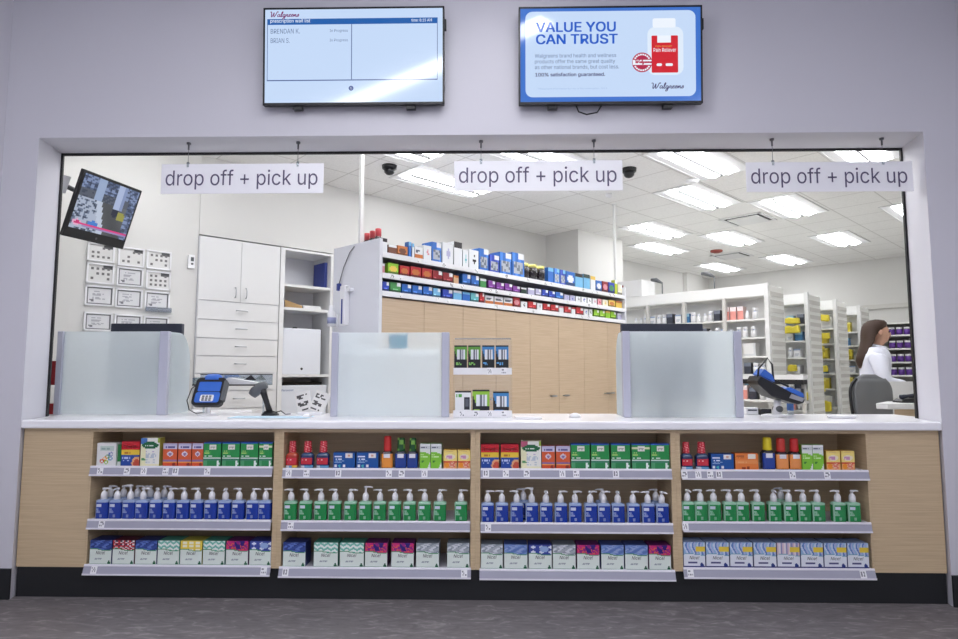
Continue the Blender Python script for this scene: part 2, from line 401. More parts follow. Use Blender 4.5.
# front wall with its opening (one shell: left pier, right pier, header), 0.30 thick
w = MB(); w.prism([(-3.02, 0), (XL, 0), (XL, ZT), (XR, ZT), (XR, 0), (3.26, 0), (3.26, CZ), (-3.02, CZ)], 0, .30, 'y')
w.v = [((-2.845 if x == XL else (3.062 if x == XR else x)), y, z) if y > .2 else (x, y, z) for x, y, z in w.v]
struct('wall_front', w, 'wall_paint')
struct('wall_left', B(-3.14, -3.02, -6.5, .3, 0, CZ), 'wall_paint')
struct('wall_right', B(3.26, 3.38, -6.5, .3, 0, CZ), 'wall_paint')
struct('floor', B(-3.14, 3.38, -6.5, .3, -.1, 0), 'floor_vinyl')
struct('ceiling', B(-3.14, 3.38, -6.5, .3, CZ, CZ+.1), 'wall_paint')
struct('baseboard_left', B(-3.02, XL, -.012, 0, 0, .185), 'toe_black')
struct('baseboard_right', B(XR, 3.26, -.012, 0, 0, .185), 'toe_black')
struct('baseboard_counter', B(XL, XR, .045, .07, 0, .187), 'toe_black')
struct('trim_1', B(-2.843, 3.06, TRY-.006, .30, ZT-.016, ZT), 'black_trim')
struct('trim_2', B(-2.843, -2.829, TRY-.006, .30, CT, ZT-.016), 'black_trim')
struct('trim_3', B(3.046, 3.06, TRY-.006, .30, CT, ZT-.016), 'black_trim')
# pharmacy room, turned 46 degrees to the shop front
VL = 3.30
def uvpoly(pts, z0, z1):
    mb = MB(); mb.prism(pts, z0, z1, 'z'); return mb
uf = lambda X, Y=.3: (X*DU.x+Y*DU.y, X*DV.x+Y*DV.y)
room = [uf(-4.46), uf(4.75), (10.95, -3.1), (10.95, 3.75), (-2.6, 3.75)]
struct('floor_pharmacy', uvpoly(room, .02, FZ), 'pharm_floor', rz=RZ)
struct('ceiling_pharmacy', uvpoly([uf(-4.46), uf(4.75), (10.95, -3.1), (10.95, 3.85), (-2.6, 3.85)], HC, HC+.06), 'ceiling_tile', rz=RZ)
AL0, AL1 = atv(197.5, 300, VL-.03).x-.003, .93      # alcove that holds the built-in cupboards
wl = MB()
wl.prism([(-3.05, VL), (AL0, VL), (AL0, 3.74), (AL1, 3.74), (AL1, VL), (4.70, VL), (4.70, 2.66), (5.88, 2.66), (5.88, 3.65), (9.7, 3.65), (9.7, 3.56), (10.4, 3.56), (10.4, 3.65), (10.93, 3.65), (10.93, 3.9), (-3.05, 3.9)], FZ, HC, 'z')
struct('wall_pharmacy_left', wl, 'pharm_paint', rz=RZ)
struct('wall_header', B(AL0, AL1, VL-.012, 3.74, 2.765, HC), 'pharm_paint', rz=RZ)
struct('wall_pharmacy_back', B(10.9, 11.0, -3.2, 3.65, FZ, HC), 'pharm_paint', rz=RZ)
struct('wall_pharmacy_right', B(uf(4.75)[0], 10.95, -3.2, -3.1, FZ, HC), 'pharm_paint', rz=RZ)
struct('wall_pharmacy_front', MB().prism([(-4.5, FZ), (-3.02, FZ), (-3.02, HC), (-4.5, HC)], .30, .36, 'y').prism([(3.26, FZ), (4.8, FZ), (4.8, HC), (3.26, HC)], .30, .36, 'y').prism([(-3.02, ZT+.02), (3.26, ZT+.02), (3.26, HC), (-3.02, HC)], .302, .36, 'y'), 'pharm_paint')

# store strip lamps (the first seen as streaks in the two screens), rows run along the pharmacy grid
def strip(P0, P1, label):
    d = (P1-P0); L = d.length; o = empty('strip_light', label, 'ceiling light', (*P0.xy, CZ), math.atan2(d.y, d.x), 'strip lights on the shop ceiling')
    part('housing', B(0, L, -.09, .09, -.05, 0), 'troffer_white', o); part('diffuser', B(.01, L-.01, -.075, .075, -.075, -.05), 'strip_lamp', o)
P_ = V((-.48, -1.8, 0))
strip(P_-DU*2.6, P_+DU*1.55, 'long strip light running diagonally above the two wall screens')
strip(V((2.6, -2.9, 0))-DU*2.6, V((2.6, -2.9, 0))+DU*.6, 'long strip light on the shop ceiling behind the viewer')
strip(V((-.2, -4.4, 0))-DU*1.6, V((-.2, -4.4, 0))+DU*1.6, 'added long strip light on the shop ceiling behind the viewer to the left')  # this and the two below: unseen lamps added for frontal light
strip(V((2.0, -5.2, 0))-DU*1.2, V((2.0, -5.2, 0))+DU*1.2, 'added strip light at the rear right of the shop ceiling')
strip(V((-1.9, -5.2, 0))-DU*1.2, V((-1.9, -5.2, 0))+DU*1.2, 'added strip light at the rear left of the shop ceiling')

# pharmacy troffers; the last four are unseen, added to brighten the room
LT = [(3.24, -.03), (4.47, .6), (5.67, 1.9), (6.9, 2.57), (7.05, 1.36), (9.58, 2.74), (5.72, 0), (8.38, .18), (9.65, 1.47), (7.2, -1.08), (1.80, 2.28), (.60, 1.72), (1.85, 1.0), (4.0, -1.25), (.35, 1.08), (1.55, -.05), (2.62, -.9), (-1.3, 2.5)]
WHERE = ['troffer nearest the gap between second and third hanging signs', 'troffer just behind the white sensor dot', 'troffer right of the ceiling pole, nearer of the pair', 'troffer right of the ceiling pole, farther of the pair', 'troffer in front of the dark ceiling disc',
         'farthest small troffer by the left back corner', 'troffer below the left end of the third hanging sign', 'small troffer below the right half of the third hanging sign', 'small far troffer left of the back wall corner', 'troffer cut off by the right edge of the opening',
         'troffer beside the black camera left of the middle sign', 'troffer peeking out above the left camera', 'troffer half hidden behind the middle hanging sign', 'troffer peeking out above the third hanging sign']+[f'troffer added out of sight above the opening, {k} from the left' for k in ('second', 'third', 'fourth', 'first')]
tro = None
for (u, v), wh in zip(LT, WHERE):
    lab = 'recessed white '+wh
    if tro is None:
        tro = empty('ceiling_light', lab, 'ceiling light', UV(u, v, HC), RZ, 'recessed pharmacy troffers')
        a, b = .60, .29
        fr = MB(); fr.box(-a, a, -b, -b+.02, -.012, 0).box(-a, a, b-.02, b, -.012, 0).box(-a, -a+.02, -b, b, -.012, 0).box(a-.02, a, -b, b, -.012, 0).box(-a, a, -b, b, -.003, 0)
        part('frame', fr, 'troffer_white', tro)
        for s in (-1, 1):
            part('reflector', MB().prism([(s*.16, -.004), (s*.27, -.004), (s*.27, -.008), (s*.16, -.008)][::s], -a+.02, a-.02, 'x'), 'reflector_glow', tro)
            part('diffuser', MB().prism([(s*.016, -.006), (s*.016, -.02), (s*.07, -.045), (s*.165, -.02), (s*.165, -.006)][::s], -a+.09, a-.09, 'x'), 'lens', tro)
        part('center_bar', B(-a+.095, a-.095, -.008, .008, -.044, -.003), 'black_trim', tro)
    else: dup(tro, UV(u, v, HC), RZ, lab)

# ================================================================== THE COUNTER
FY = .03               # face of the shelf units
BAYX = [(aty(89.7, 500, FY).x, aty(272.7, 500, FY).x), (aty(282.3, 500, FY).x, aty(470.5, 500, FY).x), (aty(480.2, 500, FY).x, aty(672, 500, FY).x), (aty(681.4, 500, FY).x, aty(869, 500, FY).x)]
SH = [[467, 520.5, 566.2], [469.2, 522.0, 568.6], [469.5, 523.9, 570.8], [470.6, 523, 569.4]]
XC = [182, 376, 576, 775]
SHZ = [[aty(XC[i], y, -.0).z for y in SH[i]] for i in range(4)]
BN = ['leftmost', 'second', 'third', 'rightmost']
ROWN = ['top', 'middle', 'bottom']
edges = [BAYX[0][0]-.012, (BAYX[0][1]+BAYX[1][0])/2, (BAYX[1][1]+BAYX[2][0])/2, (BAYX[2][1]+BAYX[3][0])/2, BAYX[3][1]+.012]
TAGS = {(0, 0): [97, 124, 141, 163, 173, 205], (0, 1): [98.5], (0, 2): [91, 262], (1, 0): [287, 305, 337, 388, 401, 424], (1, 1): [289], (1, 2): [284, 464], (2, 0): [486, 506, 527, 563, 577, 617], (2, 1): [488], (2, 2): [], (3, 0): [686, 700, 712, 721, 795, 830], (3, 1): [687], (3, 2): [692, 866]}
def tagpaint(sd):
    rr = random.Random(sd); cells = {(i, j) for i in range(1, 7) for j in (1, 2, 3) if rr.random() < .45}
    yel = rr.random() < .3
    return lambda s, t: (140, 140, 148) if (int(s*8), int(t*5)) in cells else ((236, 224, 120) if yel and t > .8 else (242, 242, 244))
tag_meshes = [MB().paint_box(-.019, .019, -.001, .0004, 0, .048, 8, 5, tagpaint(k), (240, 240, 242)).mesh('price_tag', 'card') for k in range(5)]
for i in range(4):
    x0, x1 = edges[i], edges[i+1]; a, b = BAYX[i]; zb, zt = .187, CT-.053
    u_ = empty('shelf_unit', f'{["light wood open shelf unit at the left end of the counter, white boxes first","light wood open shelf unit, second from left, with three red-capped mouthwash bottles","light wood open shelf unit, third from left, under the middle hanging sign","light wood open shelf unit at the right end, with blue-based tissue boxes"][i]}', 'shelf unit', ((x0+x1)/2, FY, zb), 0, 'shelf units in the counter front')
    ox, oz = (x0+x1)/2, zb
    part('side_panel', B(x0-ox+.0004, a-ox, 0, .42, 0, zt-oz), 'counter_wood', u_); part('side_panel', B(b-ox, x1-ox-.0004, 0, .42, 0, zt-oz), 'counter_wood', u_)
    part('back_panel', B(a-ox, b-ox, .315, .33, 0, zt-oz), 'counter_wood', u_)
    part('top_rail', B(a-ox, b-ox, 0, .40, zt-oz-.022, zt-oz), 'counter_wood', u_)
    for k in range(3):
        z = SHZ[i][k]-oz; pr = [.0, .0, .006][k]
        s_ = part('shelf', B(a-ox+.001, b-ox-.001, -.0085, .315, z-.016, z-.004), 'shelf_metal', u_)
        pc = MB(); hl = .056; oy = .008+pr
        pc.prism([(-.012, z-.001), (-.009, z-.001), (-.009, z-.012), (-oy-.012, z-hl+.004), (-oy-.016, z-hl+.004), (-.014, z-.006)], a-ox-[-.002, -.002, .004][k], b-ox+[-.002, -.002, .004][k], 'x', 0)
        pc.prism([(-oy-.012, z-hl+.004), (-oy-.012, z-hl-.003), (-oy-.019, z-hl-.003), (-oy-.019, z-hl+.008), (-oy-.016, z-hl+.004)], a-ox-[-.002, -.002, .004][k], b-ox+[-.002, -.002, .004][k], 'x', 1)
        pc.prism([(-.0125, z+.003), (-.008, z+.003), (-.008, z-.006), (-.0155, z-.010), (-.0168, z-.006)], a-ox-[-.002, -.002, .004][k], b-ox+[-.002, -.002, .004][k], 'x', 1)
        part('price_channel', pc, ['channel_grey', 'channel_edge'], s_, bevel=0)
        ang = math.atan2(oy+.016-.014, hl-.010)
        for n, px in enumerate(TAGS[(i, k)]):
            X = aty(px, SH[i][k]+5, -.02).x-ox
            t_ = link('price_tag', tag_meshes[(n+i*2+k) % 5], s_, (X, -oy-.0165, z-hl+.0065)); t_.rotation_euler = (-ang, 0, 0)
ep = B(XL+.002, edges[0]-.0005, FY, FY+.42, .187, CT-.053)
solo('end_panel', ep, 'counter_wood', 'plain light wood end panel left of the first shelf unit', 'panel')
solo('end_panel', B(edges[4]+.0005, XR-.002, FY, FY+.42, .187, CT-.053), 'counter_wood', 'plain light wood end panel right of the last shelf unit', 'panel')
ct = MB(); ct.prism([(XL+.006, -.012), (XR-.006, -.012), (3.054, .301), (3.16, .301), (3.16, .68), (-1.72, .68), (-1.72, 1.06), (-2.98, 1.06), (-2.98, .301), (-2.837, .301)], CT-.052, CT, 'z')
solo('countertop', ct, 'counter_white', 'long white countertop running across the whole opening above the wood shelves', 'countertop', bevel=.010)
# plinth under the rear of the worktop
solo('staff_cabinet', MB().prism([(-2.98, .47), (3.16, .47), (3.16, .64), (-2.98, .64)], FZ, CT-.053, 'z'), 'white_laminate', 'white rear base carrying the long countertop', 'counter')

# ------------------------------------------------------------------ goods on the counter shelves
def el(s, t, cx, cy, rx, ry): return ((s-cx)/rx)**2+((t-cy)/ry)**2 < 1
def hsh(*a):
    x = math.sin(sum((k+1)*12.9898*v for k, v in enumerate(a)))*43758.5453; return x-math.floor(x)
def tx(s, t, s0, s1, t0, t1, rows, sd=1, dens=.7):   # small print: broken bars
    if not (s0 < s < s1 and t0 < t < t1): return False
    r = (t-t0)/(t1-t0)*rows; k = int(r)
    return (r-k) < .6 and hsh(k, int(s*30), sd) < dens and s < s1-(s1-s0)*.5*hsh(k, sd)
W_ = (240, 240, 240)
def d_rings(s, t):
    for c, cx, cy in (((214, 66, 40), .28, .22), ((236, 160, 40), .42, .32), ((60, 150, 60), .56, .40), ((40, 90, 170), .74, .52), ((60, 140, 190), .7, .34), ((150, 190, 60), .5, .18)):
        q = ((s-cx)/.12)**2+((t-cy)/.085)**2
        if .3 < q < 1: return c
    if .15 < s < .88 and .68 < t < .86: return (150, 176, 168) if tx(s, t, .2, .85, .72, .82, 1, 3, .9) else (196, 212, 204)
    return (232, 232, 230)
def d_flu(s, t):
    if t > .93: return (196, 30, 44)
    if t > .66: return (204, 30, 46)
    if t > .46: return (236, 200, 60) if not tx(s, t, .15, .85, .5, .62, 1, 5) else (190, 120, 40)
    if el(s, t, .86, .12, .28, .26): return (200, 80, 60) if el(s, t, .86, .12, .18, .16) else (226, 170, 120)
    if tx(s, t, .08, .6, .2, .42, 2, 9): return (190, 205, 235)
    return (30, 72, 160)
def d_oval(acc):
    def f(s, t):
        if el(s, t, .5, .74, .43, .13): return (228, 240, 228) if tx(s, t, .2, .8, .70, .78, 1, 4, .8) else (24, 104, 60)
        if t > .80 and s < .35: return acc
        if t > .84 and s > .9: return (150, 180, 60)
        if tx(s, t, .25, .9, .12, .58, 6, 2, .55): return (200, 190, 214) if t > .45 else (196, 206, 214)
        if el(s, t, .16, .24, .1, .05): return (90, 160, 100)
        return (240, 236, 196) if s < .3 or t < .1 else (240, 240, 232)
    return f
def d_orange(s, t):
    if t > .93: return (190, 184, 214)
    if t > .74: return (96, 90, 150) if tx(s, t, .14, .9, .79, .9, 1, 6, .85) else (206, 202, 226)
    if t > .30:
        q = ((s-.5)/.2)**2+((t-.54)/.11)**2
        if q < 1: return (224, 214, 226) if q > .35 else (150, 120, 160)
        return (218, 96, 54)
    if t > .22: return (140, 110, 160)
    if t > .15: return (240, 166, 70)
    return (222, 88, 48) if not el(s, t, .8, .08, .12, .09) else (150, 50, 40)
def d_green(var):
    def f(s, t):
        if t > .95: return (40, 90, 190)
        if .36 < s < .74 and .72 < t < .90: return (234, 232, 224) if not tx(s, t, .4, .7, .76, .86, 2, 3) else (170, 170, 160)
        if var and .80 < t < .87: return (226, 230, 190)
        if .33 < t < .39: return (228, 236, 232)
        if t < .33:
            if el(s, t, .84, .12, .08, .13): return (236, 244, 240)
            return (60, 130, 100) if t > .25 else ((44, 140, 82) if s > .2 else (80, 160, 110))
        if s < .42 and .48 < t < .68: return (190, 220, 120) if tx(s, t, .03, .42, .48, .68, 3, 8, .8) else (60, 158, 78)
        if tx(s, t, .05, .7, .40, .47, 1, 9, .9): return (220, 236, 226)
        return (36, 146, 74)
    return f
def d_bluewide(s, t):
    if .55 < s < .88 and .66 < t < .97: return (238, 232, 228) if not el(s, t, .72, .82, .08, .08) else (220, 170, 150)
    if tx(s, t, .08, .5, .55, .85, 2, 2, .85): return (226, 232, 244)
    if tx(s, t, .08, .8, .38, .52, 2, 5, .7): return (160, 190, 226)
    for cx, c in ((.12, W_), (.3, (80, 190, 190)), (.5, W_)):
        if el(s, t, cx, .16, .06, .10): return c
    return (20, 84, 160)
def d_orangewide(s, t):
    if .55 < s < .88 and .66 < t < .97: return (240, 232, 220)
    if tx(s, t, .08, .5, .7, .9, 2, 2, .85): return (170, 80, 40)
    if .36 < t < .6: return (240, 170, 110) if tx(s, t, .1, .9, .4, .56, 1, 5, .7) else (236, 150, 86)
    if t < .22 and (el(s, t, .35, .1, .1, .08) or el(s, t, .55, .12, .06, .1)): return (150, 60, 30)
    return (232, 130, 60)
def d_lime(s, t):
    if t > .90: return (232, 234, 234)
    if t > .80: return (70, 80, 100) if tx(s, t, .1, .9, .82, .9, 1, 3, .9) else (206, 212, 214)
    if t > .68 - .1*s*s: return (226, 232, 226)
    if s > .7 and t < (s-.7)*.9: return (232, 236, 230)
    if tx(s, t, .1, .85, .45, .62, 2, 6, .7): return (220, 240, 190)
    if el(s, t, .28, .30, .1, .05): return (60, 130, 50)
    return (132, 200, 60)
def d_yellow(s, t):
    if t < .42:
        if el(s, t, .25, .2, .17, .14): return (240, 150, 40)
        if el(s, t, .66, .22, .22, .18): return (226, 120, 100) if hsh(int(s*10), int(t*12)) > .5 else (236, 190, 160)
        return (214, 74, 50) if t > .34 else (236, 170, 110)
    if el(s, t, .5, .64, .36, .14): return (206, 150, 190) if tx(s, t, .2, .8, .56, .72, 2, 4, .8) else (240, 226, 200)
    if t > .88: return (220, 190, 120) if tx(s, t, .2, .8, .9, .97, 1, 2, .9) else (240, 214, 120)
    return (244, 222, 130)
def wave(a, b, c):
    return lambda s, t: a if abs(math.sin(s*9+t*14+1.6*math.sin(t*20)))*abs(math.cos(s*5-t*9)) > .55 else (b if math.sin(s*12-t*30) > -.3 else c)
def d_cross(s, t): 
    g = (int(s*9)+int(t*14)) % 2; return (206, 44, 60) if (int(s*12) % 3 == 0) != (int(t*24) % 3 == 0) else ((240, 236, 236) if g else (60, 40, 60))
def d_chev(s, t):
    v = (t*2.7-abs(((s*3.5) % 1)-.5)*.5) % .5; return (240, 246, 240) if v < .25 else (120, 196, 178)
def d_plaid(s, t): return (240, 214, 80) if (int(s*10) % 3 == 0 or int(t*22) % 3 == 0) else (246, 242, 214)
def d_floral(s, t):
    h = math.sin(s*11+2)*math.sin(t*17+1)+.6*math.sin(s*23+t*19); 
    return (44, 24, 120) if abs(s-.6) < .22 and h > -.2 and t > .66 else ((206, 40, 120) if h > .1 else ((236, 110, 50) if h > -.35 else (150, 30, 130)))
def d_dots(s, t):
    return (150, 176, 220) if el(s, t, .68, .82, .2, .13) else ((226, 232, 244) if el((s*2.6) % 1, (t*5) % 1, .5, .5, .26, .26) else (58, 74, 160))
PAT = {'navy': ('navy wave', wave((96, 122, 196), (52, 76, 150), (40, 58, 124)), (40, 52, 110)), 'cross': ('red and white check', d_cross, (90, 20, 40)), 'mint': ('mint chevron', d_chev, (60, 140, 120)), 'plaid': ('yellow plaid', d_plaid, (170, 160, 60)),
       'floral': ('magenta floral', d_floral, (90, 20, 90)), 'dots': ('blue dotted', d_dots, (40, 52, 130)), 'grey': ('grey wave', wave((214, 218, 224), (170, 178, 186), (140, 150, 160)), (120, 130, 140)), 'blue': ('pale blue wave', wave((150, 170, 214), (96, 124, 190), (120, 150, 204)), (60, 80, 140))}
def tissue_paint(p):
    f = PAT[p][1]
    def g(s, t):
        e = .60+.045*math.sin(s*5.2+.8)
        if t > e+.035: return f(s, t)
        if t > e: return (70, 150, 96)
        if t < .05: return (50, 130, 90)
        if s > .82 and t < .05+.16*(1-abs(s-.9)/.08): return (30, 96, 66)
        if tx(s, t, .22, .80, .20, .30, 2, 5, .9): return (160, 170, 176)
        return (228, 238, 230)
    return g
def tissue_blue(base):
    def g(s, t):
        e = .50+.03*math.sin(s*4+.5)
        if s > .55 and .62 < t < .82 and (s-.5)+(t-.6) > .1: return (236, 206, 70)
        if t > e+.03: return ((150, 186, 222), (206, 218, 238), (96, 132, 196), (180, 190, 226))[int(s*13+math.sin(t*9)) % 4] if base == 0 else ((222, 196, 206), (236, 226, 230), (150, 150, 196))[int(s*13) % 3]
        if t > e: return (120, 170, 190)
        if t < .07: return (48, 48, 120)
        if el(s, t, .84, .10, .09, .09): return (40, 60, 130)
        if tx(s, t, .2, .85, .18, .26, 1, 3, .95): return (80, 80, 130)
        return (230, 234, 242)
    return g
def carton(name, bay, row, px0, px1, ptop, painter, side, label, cat, group, N=18, K=24, depth=.06, ydep=.012, top=None, word=None, mname='card', tall=None, sticker=None):
    Yf = FY+ydep; zb = SHZ[bay][row]-.0035
    a = aty(px0, ptop, Yf).x; b = aty(px1, ptop, Yf).x; z = aty((px0+px1)/2, ptop, Yf).z if tall is None else zb+tall
    w = b-a; key = (name, round(w, 3), round(z-zb, 3), getattr(painter, '__name__', ''), id(painter))
    o = solo(name, MB().paint_box(-w/2, w/2, 0, depth, 0, z-zb, N, K, painter, side, top), mname, label, cat, ((a+b)/2, Yf, zb), 0, group)
    if word:
        for (t, h, wd, dx, dz, mm, sh) in word: letters(t, h*(z-zb), o, (dx*w, -.0004, dz*(z-zb)), mm, wd*w if wd else None, shear=sh, name='lettering')
    return o
# --- top shelf
flu_word = [('Theraflu', .13, .86, 0, .74, 'text_white', 0)]
carton('medicine_box', 0, 0, 97.5, 116.5, 443, d_rings, (206, 210, 206), 'white box with coloured rings, first at the left end of the top shelf', 'medicine box', None)
carton('medicine_box', 0, 0, 117.2, 121.3, 444.5, lambda s, t: (226, 232, 226) if t < .25 else (44, 130, 70), (44, 120, 66), 'narrow green and white box squeezed between ringed white box and red flu box', 'medicine box', None, N=3, K=10, ydep=.03)
carton('cold_remedy_box', 0, 0, 122, 140, 441.5, d_flu, (120, 26, 50), 'red, yellow and blue cold remedy box alone on leftmost unit', 'medicine box', 'red yellow and blue cold remedy boxes', word=flu_word)
carton('allergy_box', 0, 0, 141.3, 160, 438, d_oval((70, 120, 190)), (200, 190, 90), 'tall pale yellow box with green oval and blue corner', 'medicine box', 'tall boxes with a green oval', top=(230, 226, 180))
for n, (a, b) in enumerate(((163.5, 177.5), (178.6, 191.6), (192.6, 203.4))):
    carton('orange_medicine_box', 0, 0, a, b, 443.3, d_orange, (170, 66, 40), f'orange box with lavender header on leftmost unit, {["beside tall oval box", "middle of three", "beside green boxes"][n]}', 'medicine box', 'orange boxes with lavender headers')
for n, (a, b) in enumerate(((204, 221.3), (222.6, 239.9), (241, 258.3), (259.4, 272.4))):
    carton('green_medicine_box', 0, 0, a, b, 442.6, d_green(n == 3), (28, 104, 56), f'green box with white stripe, {ORD[n]} from left in row on leftmost unit', 'medicine box', 'green boxes on the leftmost unit', top=(44, 86, 180))
for n, (a, b) in enumerate(((480.2, 498.2), (500, 518))):
    carton('cold_remedy_box', 2, 0, a+.9, b+.6, 444.3, d_flu, (120, 26, 50), f'red, yellow and blue cold remedy box on third unit, {["beside the wood divider", "beside the tall oval box"][n]}', 'medicine box', 'red yellow and blue cold remedy boxes', word=flu_word)
carton('allergy_box', 2, 0, 521, 541, 441.3, d_oval((190, 90, 120)), (206, 204, 160), 'tall pale box with green oval and pink corner on third unit', 'medicine box', 'tall boxes with a green oval', top=(230, 226, 200))
for n, (a, b) in enumerate(((541.8, 554.6), (556, 570))):
    carton('orange_medicine_box', 2, 0, a, b, 446, d_orange, (170, 66, 40), f'orange box with lavender header on third unit, {["beside tall oval box", "beside green boxes"][n]}', 'medicine box', 'orange boxes with lavender headers')
for n, (a, b) in enumerate(((571, 589.6), (591, 609), (611, 630), (631.6, 649.6), (650.6, 669))):
    carton('green_medicine_box', 2, 0, a, b, 444, d_green(n == 3), (28, 104, 56), f'green box with white stripe, {ORD[n]} from left in row on third unit', 'medicine box', 'green boxes on the third unit', top=(44, 86, 180))
for n, (bay, a, b, y) in enumerate(((1, 333.5, 355, 452.6), (1, 356.6, 378.4, 452.6), (3, 711, 733.5, 454))):
    carton('blue_medicine_box', bay, 0, a, b, y, d_bluewide, (16, 56, 116), ['low wide blue box with white sticker beside mouthwash, second unit', 'low wide blue box with white sticker beside orange bottle, second unit', 'low wide blue box with white sticker on rightmost unit'][n], 'medicine box', 'low wide blue boxes')
carton('orange_tablet_box', 3, 0, 735, 758, 453.4, d_orangewide, (180, 90, 40), 'low wide orange box with white sticker on rightmost unit', 'medicine box', None)
for n, (bay, a, b, y) in enumerate(((1, 420, 430.4, 443.8), (1, 431, 441.6, 443.8), (3, 801.6, 812, 445), (3, 812.4, 823, 445))):
    carton('lime_medicine_box', bay, 0, a, b, y, d_lime, (92, 150, 40), f'lime green box with white top on {BN[bay]} unit, {["left", "right"][n % 2]} of the pair', 'medicine box', 'lime green boxes with white tops', N=12)
for n, (bay, a, b, y) in enumerate(((1, 443.6, 457, 450), (1, 458, 470.4, 450), (3, 826, 839.8, 451), (3, 841, 854.2, 451))):
    carton('yellow_medicine_box', bay, 0, a, b, y, d_yellow, (200, 150, 60), f'yellow and orange box on {BN[bay]} unit, {["left", "right"][n % 2]} of the pair', 'medicine box', 'yellow and orange boxes', N=14)
# bottles
def mouthwash(bay, px, w_px, ptop, pcap, red, label):
    Yf = FY+.05; zb = SHZ[bay][0]-.0035; c = aty(px, ptop, Yf); zc = aty(px, pcap, Yf).z-zb; h = c.z-zb; hw = w_px/FPX*3.9/2
    o = empty('mouthwash_bottle', label, 'bottle', (c.x, Yf, zb), 0, 'mouthwash bottles with red striped caps')
    base = (176, 52, 36) if red else (22, 36, 84)
    def pt(s, t, f):
        if f and t < .14: return (220, 224, 236) if s < .35 else ((230, 190, 70) if s > .6 and red else (110, 170, 214))
        if f and .2 < t < .62 and .06 < s < .94: return (236, 170, 170) if tx(s, t, .14, .9, .28, .56, 3, 7, .6) else (206, 44, 62)
        if t > .78: return (60, 84, 120) if not red else (190, 84, 60)
        return base
    part('bottle_body', MB().loft([(0, hw*.9, .026), (.006, hw, .03), *[(zc*(.08+.08*k), hw, .03) for k in range(1, 9)], (zc*.8, hw*.95, .028), (zc*.9, hw*.72, .022), (zc*.97, hw*.5, .016), (zc, hw*.46, .015)][0:] , 52, 4, pt), 'bottle', o)
    part('cap', MB().lathe([(zc-.004, hw*.55)]+[(zc+(h-zc)*k/9, hw*(.62-.10*k/9)) for k in range(10)]+[(h+.001, hw*.3)], 16, painter=lambda a, b: (232, 150, 150) if (a*2+b*2.5) % .5 < .14 else (204, 36, 56)), 'card', o)
    return o
mouthwash(1, 293, 12, 441, 451.5, True, 'amber mouthwash bottle with red striped cap, first on second unit')
mouthwash(1, 308.2, 13, 441, 451.5, False, 'dark blue mouthwash bottle with red striped cap, middle of three on second unit')
mouthwash(1, 323.8, 13, 441, 451.5, False, 'dark blue mouthwash bottle beside the low blue boxes on second unit')
mouthwash(3, 685.6, 11.5, 442, 452.5, False, 'mouthwash bottle at the left wall of the rightmost unit')
mouthwash(3, 701, 13, 442, 452.5, False, 'mouthwash bottle beside the low blue box on rightmost unit')
def syrup(bay, px, w_px, ptop, pcap, capc, body, lab, label, grp):
    Yf = FY+.05; zb = SHZ[bay][0]-.0035; c = aty(px, ptop, Yf); zc = aty(px, pcap, Yf).z-zb; h = c.z-zb; hw = w_px/FPX*3.9/2
    o = empty('syrup_bottle', label, 'bottle', (c.x, Yf, zb), 0, grp)
    def pt(s, t, f):
        if .06 < t < .86 and f:
            if .25 < s < .75 and .6 < t < .84: return (232, 232, 238)
            if tx(s, t, .12, .85, .14, .56, 4, 4, .55): return tuple(min(255, int(v*1.25+30)) for v in lab)
            return lab
        return body
    part('bottle_body', MB().loft([(0, hw*.92, .024), (.004, hw, .027)]+[(.004+(zc*.8)*k/7, hw, .027) for k in range(1, 8)]+[(zc*.92, hw*.8, .023), (zc, hw*.55, .018)], 52, 5, pt), 'bottle', o)
    cp = (lambda a, b: (126, 180, 80) if (int(a*6)+int(b*4)) % 3 == 0 else (24, 84, 44)) if capc == 'green' else (lambda a, b: capc)
    part('cap', MB().lathe([(zc-.003, hw*.62), (zc, hw*.68)]+[(zc+(h-zc)*k/6, hw*(.68-.06*k/6)) for k in range(1, 6)]+[(h-.004, hw*.6), (h, hw*.45)], 16, painter=cp), 'card', o)
syrup(1, 387.8, 11.4, 436, 450.5, (208, 52, 50), (36, 16, 22), (236, 150, 60), 'dark bottle with red cap and orange label on second unit', 'syrup bottles with red caps')
syrup(1, 401.3, 11.6, 437.5, 450.5, 'green', (20, 26, 54), (34, 66, 146), 'dark bottle with green cap and blue label, left of pair', 'syrup bottles with green caps')
syrup(1, 413, 10.8, 438, 450.5, 'green', (20, 26, 54), (34, 66, 146), 'dark bottle with green cap and blue label, beside lime boxes', 'syrup bottles with green caps')
syrup(3, 766.7, 12.2, 437.3, 449.5, (226, 206, 40), (16, 18, 40), (30, 64, 150), 'dark bottle with yellow cap and blue label on rightmost unit', 'syrup bottles')
syrup(3, 780.2, 12.2, 438, 451, (200, 58, 50), (36, 16, 26), (236, 150, 80), 'dark bottle with red cap and orange label beside yellow-capped bottle', 'syrup bottles with red caps')
syrup(3, 793.6, 12, 438.2, 451, (206, 48, 50), (36, 16, 26), (236, 150, 80), 'dark bottle with red cap and orange label beside lime boxes, rightmost unit', 'syrup bottles with red caps')
